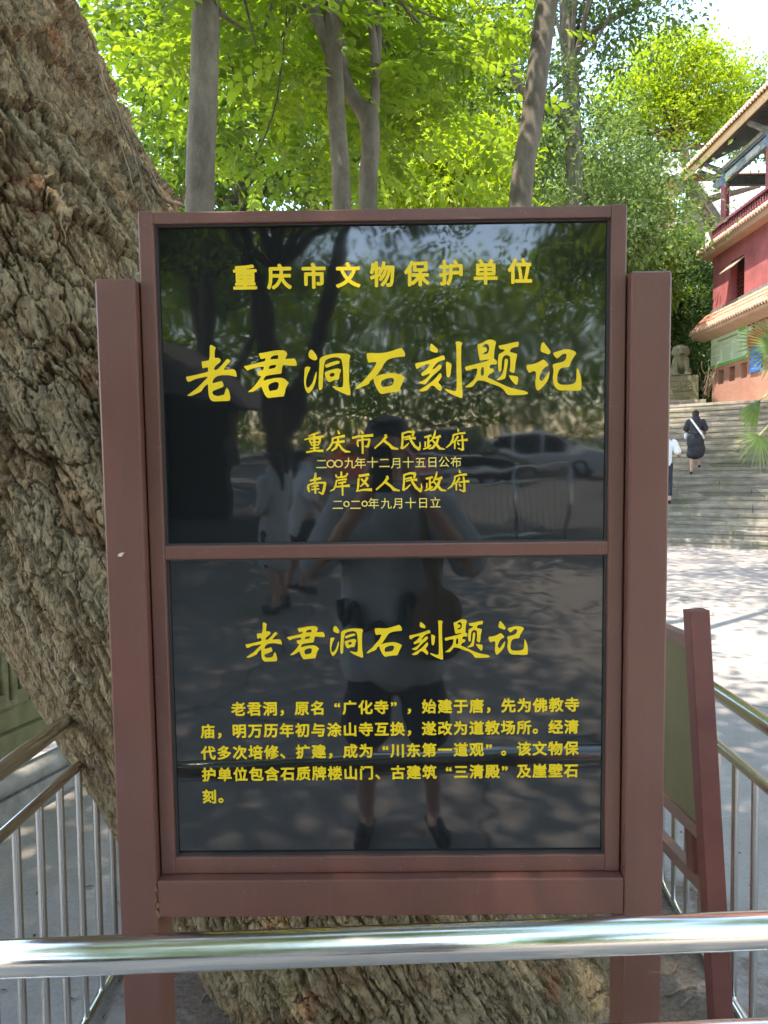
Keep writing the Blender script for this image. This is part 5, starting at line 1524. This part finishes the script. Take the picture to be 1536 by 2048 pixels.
sp_ = [V((-.12, -.06, 1.37)), V((-.05, -.125, 1.27)), V((.06, -.15, 1.12)), V((.17, -.13, .97)), V((.22, -.02, .88))]
smb = MB()
for a, b_ in zip(sp_, sp_[1:]):
    d = (b_ - a).normalized(); s_ = V((.72, 0, .69)); nrm = V((0, -1, 0))
    smb.add([a + s_ * .024, a - s_ * .024, b_ - s_ * .024, b_ + s_ * .024, a + s_ * .024 + nrm * .012, a - s_ * .024 + nrm * .012, b_ - s_ * .024 + nrm * .012, b_ + s_ * .024 + nrm * .012],
            [(0, 1, 2, 3), (4, 5, 6, 7), (0, 1, 5, 4), (1, 2, 6, 5), (2, 3, 7, 6), (3, 0, 4, 7)])
smb.build('shoulder_strap', M['strap_white'], woman)
blob([('e', (-.24, .16, .98), (.06, .10, .11))], .012, 'bag', M['white_cloth'], woman, 4)
bw_ = MB(); bw_.tube([V((-.05, -.11, 1.035)), V((0, -.155, 1.02)), V((.05, -.13, 1.01))], .022, 8); bw_.tube([V((0, -.15, 1.02)), V((-.03, -.17, .93))], .015, 7); bw_.tube([V((0, -.15, 1.02)), V((.05, -.17, .90))], .014, 7)
bw_.build('waist_bow', M['black_dress'], woman)

# second climber, mostly hidden by the right post
_t = px(1318, 998, Y=17.0)
al2 = ((_t - P0).x * math.cos(ANG) + (_t - P0).y * math.sin(ANG))
mb_ = step_at(4, al2)
Mn = dict(head=(0, .07, 1.52), face=(-.2, .95, -.2), pelvis=(0, 0, .90), waist=(0, .02, 1.06), chest=(0, .05, 1.28),
          arms=[[(-.20, .04, 1.37), (-.27, .02, 1.10), (-.18, .24, 1.04)], [(.20, .04, 1.37), (.30, -.02, 1.12), (.33, .20, 1.06)]],
          hands=[((-.18, .24, 1.04), (.1, .9, .2), (.8, 0, -.2), (0, 0, 1)), ((.33, .20, 1.06), (0, .9, .2), (-.8, 0, -.2), (0, 0, 1))],
          legs=[[(-.09, 0, .90), (-.10, .22, .62), (-.10, .24, .46), (-.105, .24, .085 + hr), (-.105, .28, .05 + hr), (-.11, .39, .035 + hr)],
                [(.09, 0, .90), (.10, .06, .50), (.10, -.02, .30), (.105, -.10, .10), (.105, -.06, .05), (.11, .06, .035)]],
          hair=[('e', (0, .05, 1.565), (.090, .098, .085)), ('e', (0, .0, 1.50), (.078, .06, .09)), ('l', [(.02, -.02, 1.50), (.02, -.03, 1.40)], [.06, .04])],
          clothes=[('tee', [('l', [(0, .03, 1.38), (0, .03, 1.20), (0, .0, .92)], [.14, .175, .165]), ('e', (0, .03, 1.30), (.21, .135, .13)), ('l', [(-.20, .04, 1.37), (-.255, .03, 1.17)], [.085, .085]), ('l', [(.20, .04, 1.37), (.275, .0, 1.18)], [.085, .085])], 'white_cloth'),
                   ('trousers', [('e', (0, 0, .88), (.165, .14, .13)), ('l', [(-.09, 0, .88), (-.10, .22, .62), (-.10, .235, .40)], [.10, .085, .075]), ('l', [(.09, 0, .88), (.10, .06, .50), (.10, -.06, .24)], [.10, .085, .07])], 'dark_cloth')])
figure('person', mb_, ang_w + .1, 'person in white tee and dark trousers on the steps, mostly behind the right post', Mn)

# someone sitting low behind the balcony rail with a phone
bp = empty('person', (XF + .42, 24.6, 8.79), math.pi / 2, 'dark haired person behind the balcony rail', 'person')
BH = V((0, 0, .78))
bparts = head_parts(BH, (0, .9, -.4)) + [('l', [(0, -.05, .12), (0, -.03, .35), (0, 0, .52)], [.15, .14, .13]), ('l', [(-.18, 0, .58), (-.24, .08, .34), (-.06, .22, .50)], [.05, .042, .028]), ('l', [(.18, 0, .58), (.24, .08, .34), (.06, .22, .52)], [.05, .042, .028]),
          ('l', [(-.1, 0, .14), (-.12, .42, .16), (-.12, .42, .03)], [.09, .07, .045]), ('l', [(.1, 0, .14), (.12, .42, .16), (.12, .42, .03)], [.09, .07, .045])]
bparts += hand((-.06, .22, .50), (.2, .5, .8), (.5, -.6, 0), (1, 0, 0)) + hand((.06, .22, .52), (-.2, .5, .8), (-.5, -.6, 0), (-1, 0, 0))
blob(bparts, .012, 'body', M['skin'], bp, 3)
blob([('e', BH + V((0, -.02, .045)), (.094, .10, .088)), ('e', BH + V((0, -.07, -.01)), (.08, .05, .09))], .012, 'hair', M['hair'], bp, 3)
blob([('l', [(0, -.05, .10), (0, -.03, .35), (0, 0, .54)], [.18, .175, .16]), ('e', (0, 0, .56), (.21, .13, .10)), ('l', [(-.18, 0, .58), (-.22, .05, .42)], [.08, .075]), ('l', [(.18, 0, .58), (.22, .05, .42)], [.08, .075])], .014, 'tee', M['dark_cloth'], bp, 4)

# ------------------------------------------------------------------ what stands behind the camera and shows in the black panels
PN = (SROT.to_3x3() @ V((0, 1, 0))); PP = s_org + PN * PE
def mir(x, y, d):
    q = px(x, y, Y=d)
    return q - PN * 2 * (q - PP).dot(PN)
def mir_ground(x, d):
    q = mir(x, 900, d); return V((q.x, q.y, 0))

# the photographer
ph = dict(head=(-.01, -.36, 1.60), face=(0, .97, -.12), pelvis=(0, -.40, .90), waist=(0, -.40, 1.06), chest=(0, -.39, 1.29),
          arms=[[(-.205, -.39, 1.38), (-.30, -.30, 1.13), (-.075, -.075, 1.47)], [(.205, -.39, 1.38), (.31, -.30, 1.14), (.075, -.075, 1.50)]],
          hands=[((-.075, -.075, 1.47), (.15, .25, .95), (.75, .25, -.1), (.6, .3, .3), .9), ((.075, -.075, 1.50), (-.15, .25, .95), (-.75, .25, -.1), (-.6, .3, .3), .9)],
          legs=[[(-.09, -.40, .90), (-.115, -.39, .50), (-.12, -.41, .34), (-.125, -.42, .085), (-.125, -.37, .05), (-.14, -.26, .035)],
                [(.09, -.40, .90), (.14, -.38, .50), (.15, -.40, .34), (.16, -.42, .085), (.16, -.37, .05), (.19, -.27, .035)]],
          hair=[('e', (-.01, -.385, 1.655), (.094, .105, .085)), ('e', (-.01, -.43, 1.60), (.082, .06, .095)), ('e', (-.01, -.31, 1.70), (.07, .04, .03))],
          clothes=[('tee', [('l', [(0, -.40, 1.38), (0, -.40, 1.15), (0, -.40, .76)], [.12, .150, .155]), ('l', [(-.09, -.40, 1.25), (-.10, -.40, .74)], [.12, .12]), ('l', [(.09, -.40, 1.25), (.10, -.40, .74)], [.12, .12]), ('l', [(-.17, -.39, 1.37), (.17, -.39, 1.37)], [.085, .085]), ('l', [(-.195, -.39, 1.37), (-.285, -.32, 1.17)], [.075, .080]), ('l', [(.195, -.39, 1.37), (.295, -.32, 1.18)], [.075, .080])], 'grey_cloth'),
                   ('shorts', [('e', (0, -.40, .76), (.165, .13, .10)), ('l', [(-.085, -.40, .76), (-.115, -.395, .47)], [.10, .105]), ('l', [(.085, -.40, .76), (.14, -.39, .47)], [.10, .105])], 'dark_cloth')])
pho = figure('person', (0, 0, 0), 0, 'photographer in pale grey tee mirrored in the black panels', ph)
blob([('l', [(.12, -.25, 1.36), (.17, -.22, 1.05), (.16, -.22, .95)], [.02, .03, .06]), ('e', (.17, -.235, .96), (.10, .045, .12)), ('e', (.17, -.235, .88), (.11, .05, .10))], .012, 'shoulder_bag', M['bag_brown'], pho, 4)
tp_ = MB()
for run in ([(-.20, -.31, 1.02), (-.185, -.295, .93), (-.15, -.28, 1.0), (-.12, -.265, .92), (-.06, -.25, .94), (-.02, -.245, .90)], [(-.02, -.245, .90), (.03, -.248, .93), (.04, -.25, 1.02), (.08, -.262, 1.02), (.09, -.264, .90)], [(-.06, -.25, .94), (-.05, -.25, .86)]):
    tp_.tube([V(k) for k in spline_pts(run, 4)], .016, 6)
tp_.build('tee_print', M['dark_cloth'], pho)
phn = empty('phone', (0, -.02, 1.52), 0, 'black phone held up by the photographer, mirrored in the upper panel', 'phone')
MB().bevbox(-.070, .008, -.010, -.001, -.062, .098, .003).build('case', M['phone'], phn)
MB().bevbox(-.045, .004, -.0005, .0025, .052, .094, .002).build('camera_bump', M['phone'], phn)
for dx, dz in ((-.034, .082), (-.034, .064), (-.012, .064)):
    MB().lathe([(0, 0), (.006, .0), (.007, .0015), (.005, .002), (0, .0018)], n=14, m=Matrix.Translation((dx, .0026, dz)) @ Matrix.Rotation(-math.pi / 2, 4, 'X')).build('lens', M['lens'], phn)

# two passers-by
def stander(lab, base, rz, h, top, bottom, long_top=False, hairlong=True):
    k = h / 1.65
    S = lambda *p: V(p) * k
    c = [('top', [('l', [S(0, 0, 1.34), S(0, 0, 1.1), S(0, 0, .52 if long_top else .80)], [.125 * k, .165 * k, .20 * k if long_top else .17 * k]), ('e', S(0, 0, 1.26), (.20 * k, .13 * k, .13 * k)),
                   ('l', [S(-.18, 0, 1.31), S(-.235, .01, 1.08)], [.072 * k, .066 * k]), ('l', [S(.18, 0, 1.31), S(.245, .02, 1.08)], [.072 * k, .066 * k]), ('l', [S(-.15, 0, 1.33), S(.15, 0, 1.33)], [.085 * k, .085 * k])], top),
         ('shorts', [('e', S(0, 0, .80), (.16 * k, .14 * k, .13 * k)), ('l', [S(-.09, 0, .80), S(-.10, .02, .48)], [.10 * k, .09 * k]), ('l', [S(.09, 0, .80), S(.10, -.02, .48)], [.10 * k, .09 * k])], bottom)]
    J = dict(torso=.80, head=S(0, .02, 1.52), face=(0, 1, -.1), hs=k, pelvis=S(0, 0, .86), waist=S(0, 0, 1.02), chest=S(0, 0, 1.22),
             arms=[[S(-.19, 0, 1.32), S(-.25, .01, 1.05), S(-.20, .14, .86)], [S(.19, 0, 1.32), S(.26, .02, 1.05), S(.12, .24, 1.05)]],
             hands=[(S(-.20, .14, .86), (.1, .5, -.8), (.9, 0, 0), (0, 1, 0)), (S(.12, .24, 1.05), (-.4, .8, .3), (-.5, -.4, 0), (0, 0, 1))],
             legs=[[S(-.09, 0, .86), S(-.10, .03, .48), S(-.10, 0, .32), S(-.105, -.05, .085), S(-.105, 0, .05), S(-.11, .11, .035)],
                   [S(.09, 0, .86), S(.10, -.02, .48), S(.10, -.06, .32), S(.105, -.12, .085), S(.105, -.07, .05), S(.11, .04, .035)]],
             hair=[('e', S(0, 0, 1.56), (.094 * k, .105 * k, .088 * k)), ('e', S(0, -.05, 1.50), (.08 * k, .06 * k, .11 * k))] + ([('l', [S(0, -.07, 1.50), S(0, -.09, 1.30)], [.07 * k, .045 * k])] if hairlong else []),
             clothes=c)
    return figure('person', base, rz, lab, J, vox=.016)
stander('passer-by in long pale grey top mirrored at the left of the panels', mir_ground(545, 7.3), 2.2, 1.5, 'grey_cloth', 'dark_cloth', True)
stander('passer-by in short white top mirrored beside the grey clad one', mir_ground(602, 8.0), -2.2, 1.52, 'white_cloth', 'dark_cloth')

# forecourt railing behind, parked cars beyond it
def rail_behind():
    a = mir_ground(1142, 12.2); b_ = mir_ground(800, 10.6)
    o = empty('car_park_railing', a, label='dark steel railing mirrored in the right of the upper panel', cat='railing')
    d = b_ - a
    for nm, z, r in (('top_rail', 1.10, .026), ('middle_rail', .86, .019), ('bottom_rail', .14, .019)):
        MB().tube([V((0, 0, z)), d * .5 + V((0, 0, z)), d + V((0, 0, z))], r, 14).build(nm, M['steel'], o)
    n = 26
    for i in range(n):
        p = d * ((i + .5) / n)
        MB().tube([p + V((0, 0, .14)), p + V((0, 0, .86))], .011, 8, cap=False).build('baluster', M['steel'], o)
    for t in (0, .36, .72, 1):
        p = d * t
        MB().tube([p, p + V((0, 0, 1.1))], .03, 12).build('post', M['steel'], o)
rail_behind()
M['tyre'] = plain('tyre_rubber', (.02, .02, .02), .8)
M['rim'] = plain('alloy_rim', (.5, .5, .52), .3, metal=.9)
M['car_glass'] = plain('dark_car_glass', (.012, .014, .016), .06)
M['headlight'] = plain('headlight_glass', (.6, .62, .64), .1)
M['tail'] = plain('red_tail_light', (.35, .01, .012), .2)
def paint(nm, c):
    m = plain(nm, c, .28, var=.02); m.node_tree.nodes['Principled BSDF'].inputs['Coat Weight'].default_value = .8; return m
M['paint_white'] = paint('white_car_paint', (.72, .72, .72)); M['paint_dark'] = paint('dark_car_paint', (.02, .021, .024)); M['paint_red'] = paint('red_car_paint', (.45, .02, .025)); M['paint_silver'] = paint('silver_car_paint', (.45, .47, .49))
def car(label, base, rz, pm, suv):
    o = empty('parked_car', base, rz, label, 'car', 'cars parked behind, mirrored in the panel')
    rf = 1.68 if suv else 1.44; bn = 1.02 if suv else .92; L = 2.25
    def shell(prof, w_lo, w_hi, z_lo, z_hi, inset=0.0):
        bm = bmesh.new()
        def half(z): return w_lo + (w_hi - w_lo) * max(0, min(1, (z - z_lo) / (z_hi - z_lo)))
        A = [bm.verts.new((x, -half(z) + inset, z)) for x, z in prof]; B_ = [bm.verts.new((x, half(z) - inset, z)) for x, z in prof]
        n = len(prof)
        bm.faces.new(A); bm.faces.new(B_[::-1])
        for i in range(n): bm.faces.new((A[i], B_[i], B_[(i + 1) % n], A[(i + 1) % n]))
        bmesh.ops.recalc_face_normals(bm, faces=bm.faces[:])
        bmesh.ops.bevel(bm, geom=bm.edges[:], offset=.05, segments=3, profile=.6, affect='EDGES')
        me = bpy.data.meshes.new('shell'); bm.to_mesh(me); bm.free()
        me.polygons.foreach_set('use_smooth', [True] * len(me.polygons)); return me
    low = [(-L, .42), (-L + .05, .28), (L - .08, .28), (L, .45), (L - .02, .72), (L - .25, bn - .12), (1.15, bn), (-1.6 if suv else -1.35, bn + .03), (-L + .03, bn - .02), (-L, .70)]
    me = shell(low, .90, .88, .28, bn); me.materials.append(pm)
    b_ = bpy.data.objects.new('body', me); COL.objects.link(b_); b_.parent = o
    cab = [(1.12, bn - .06), (.30, rf - .04), (-.2, rf), (-1.35 if suv else -.85, rf - .03), (-2.12 if suv else -1.75, bn - .04)]
    me = shell(cab, .86, .66, bn, rf); me.materials.append(pm)
    c_ = bpy.data.objects.new('cabin', me); COL.objects.link(c_); c_.parent = o
    wz0, wz1 = bn + .07, rf - .12
    for sd in (-1, 1):
        for xa, xb, xc, xd in ((.88, .02, .02, .40), (-.06, -.86, -.86, -.06)) + (((-.94, -1.85, -1.42, -.94),) if suv else ()):
            yl = sd * (.86 - .20 * (wz0 - bn) / (rf - bn) + .006); yh = sd * (.86 - .20 * (wz1 - bn) / (rf - bn) + .006)
            q = [(xa, wz0), (xb, wz0), (xc, wz1), (xd, wz1)]
            mb = MB(); vs = [V((x, yl if z == wz0 else yh, z)) for x, z in q] + [V((x, (yl if z == wz0 else yh) - sd * .02, z)) for x, z in q]
            mb.add(vs, [(0, 1, 2, 3), (4, 5, 6, 7), (0, 1, 5, 4), (1, 2, 6, 5), (2, 3, 7, 6), (3, 0, 4, 7)]).build('window', M['car_glass'], o)
    def screen(x0, x1, nm):
        mb = MB(); dx = .012 if x0 > 0 else -.012
        vs = [V((x0 + dx, -.70, wz0)), V((x0 + dx, .70, wz0)), V((x1 + dx, .58, wz1 + .02)), V((x1 + dx, -.58, wz1 + .02))]
        vs += [v - V((dx * 2, 0, .01)) for v in vs]
        mb.add(vs, [(0, 1, 2, 3), (4, 5, 6, 7), (0, 1, 5, 4), (1, 2, 6, 5), (2, 3, 7, 6), (3, 0, 4, 7)]).build(nm, M['car_glass'], o)
    screen(1.02, .42, 'windscreen'); screen(-2.08 if suv else -1.66, -1.50 if suv else -1.0, 'rear_window')
    for x in (1.38, -1.32):
        for sd in (-1, 1):
            m = Matrix.Translation((x, sd * .80, .33)) @ Matrix.Rotation(math.pi / 2, 4, 'X')
            w = empty('wheel'); w.parent = o
            MB().lathe([(.20, -.10), (.31, -.11), (.335, -.07), (.335, .07), (.31, .11), (.20, .10)], n=26, m=m).build('tyre', M['tyre'], w)
            MB().lathe([(0, -.085), (.05, -.10), (.18, -.06), (.205, -.09), (.205, .09), (.18, .06), (.05, .10), (0, .085)], n=20, m=m).build('rim', M['rim'], w)
    for sd in (-1, 1):
        MB().bevbox(L - .22, L - .02, sd * .68 - .16, sd * .68 + .16, .68, .80, .03).build('headlight', M['headlight'], o)
        MB().bevbox(-L - .005, -L + .15, sd * .72 - .12, sd * .72 + .12, .72, .92, .03).build('tail_light', M['tail'], o)
    return o
def to_car(x, d, rz, *a):
    return car(a[0], mir_ground(x, d), rz, *a[1:])
to_car(1088, 26, .35, 'white tall car mirrored right of the yellow date lines', M['paint_white'], True)
to_car(915, 24, .55, 'dark tall car mirrored behind the yellow date lines', M['paint_dark'], True)
to_car(1010, 29, .45, 'silver low car mirrored between the dark and the white one', M['paint_silver'], False)
to_car(760, 24, 1.1, 'red low car mirrored behind the head of the photographer', M['paint_red'], False)

# dark timber pavilion, mirrored at the far left
pv = empty('dark_pavilion', (-6.9, -10.0, 0), .12, 'dark timber pavilion mirrored at the left edge of the panels', 'building')
pv.scale = (1, 1, .72)
M['old_wood'] = plain('dark_old_timber', (.035, .026, .020), .75, var=.3, scale=6)
MB().box(-3.2, 3.0, -4.2, -3.9, -.1, 3.3).box(-3.2, -2.9, -3.9, 2.0, -.1, 3.3).build('wall', M['old_wood'], pv)
MB().prism([(-4.2, 3.1), (4.0, 3.1), (1.6, 5.2), (-1.8, 5.2)], 'y', -5.0, 3.0).build('roof', M['old_wood'], pv)
for x, y in ((-3, 2), (0, 2), (2.8, 2), (2.8, -1)):
    MB().lathe([(.14, 0), (.14, 3.15)], (x, y, 0), 14).build('post', M['old_wood'], pv)
MB().box(-3.1, 2.9, 1.95, 2.05, 2.75, 3.05).box(-3.1, 2.9, 1.97, 2.03, .5, .62).build('beam', M['old_wood'], pv)

# trees behind: one grown, the others copies of it turned and sized differently
BG = 'trees behind the photographer'
BL = 'shady tree behind the photographer, mirrored as dark leaves with sky gaps'
proto = grow('shade_tree', (-1.3, -7.6, 0), BL,
             [[(-1.3, -7.6, -.1, .30), (-1.35, -7.6, 1.6, .25), (-1.5, -7.7, 3.2, .21), (-1.9, -7.8, 5.0, .15), (-2.2, -7.6, 7, .08)],
              [(-1.35, -7.6, 1.5, .2), (-.75, -7.5, 3.0, .15), (-.2, -7.3, 4.6, .12), (.3, -7.2, 6.6, .06)]],
             [(-2.6, -7.8, 6.4, 2.4, 2.2, 1.7), (.4, -7.2, 6.8, 2.4, 2.2, 1.7), (-1.2, -6.2, 7.8, 2.4, 2.2, 1.5), (-1.0, -9.2, 7.4, 2.4, 2.0, 1.6), (-3.6, -6.6, 5.2, 1.2, 1.2, .9), (1.6, -8.4, 5.0, 1.2, 1.2, .9)],
             12500, .17, M['dark_bark'], M['leaf_mid'], fork=(-1.3, -7.6, 4.6), nl=18, r0=.06, clump=.42, per=42, group=BG)
proto.location = (-2.0, -11.6, 0)
def copy_tree_(src, loc, rz, s):
    r_ = src.copy(); COL.objects.link(r_); r_.location = loc; r_.rotation_euler = (0, 0, rz); r_.scale = (s, s, s)
    for ch in src.children:
        c = ch.copy(); COL.objects.link(c); c.parent = r_
    return r_
for x, y, rz, s in ((6.2, -8.5, 1.2, 1.05), (-4.6, -8.2, 2.2, 1.0), (7.6, -18, .6, 1.25), (-5.5, -21, 4.0, 1.3), (10.5, -21, 3.1, 1.3), (-7.5, -33, 5.2, 1.5), (14, -32, .3, 1.5), (11.5, 2.5, 2.9, 1.15)):
    t = copy_tree_(proto, (x, y, 0), rz, s)
    if y > 0: t['label'] = 'broad tree out of frame on the right shading the forecourt'; del t['group']

# the wood beyond the car park: one far mass of leaves, sunlight put into their yellow
n = 110000
wx = RG.uniform(-40, 45, n); wz = RG.random(n) ** .8; wy = -44 + RG.normal(size=n) * 2.5
hgt = 9 + 5 * fbm(wx * .18, wx * 0, wx * 0 + 3, 3)
k_ = fbm(wx * .5, wz * 5, wy * .4, 3)
P_ = np.stack([wx, wy + (k_ - .5) * 9, wz * hgt + .2], 1)
co, F = leaf_quads(P_, RG.normal(size=(n, 3)) + np.array([0, .5, .2]), .42, .24, RG)
tag(np_mesh('woodland', co, F, M['leaf_yellow'], attrs={'tone': np.repeat(np.clip(k_ + .15 * RG.normal(size=n), 0, 1), 4)}), 'far green wood beyond the parked cars, mirrored in the panel', kind='stuff')
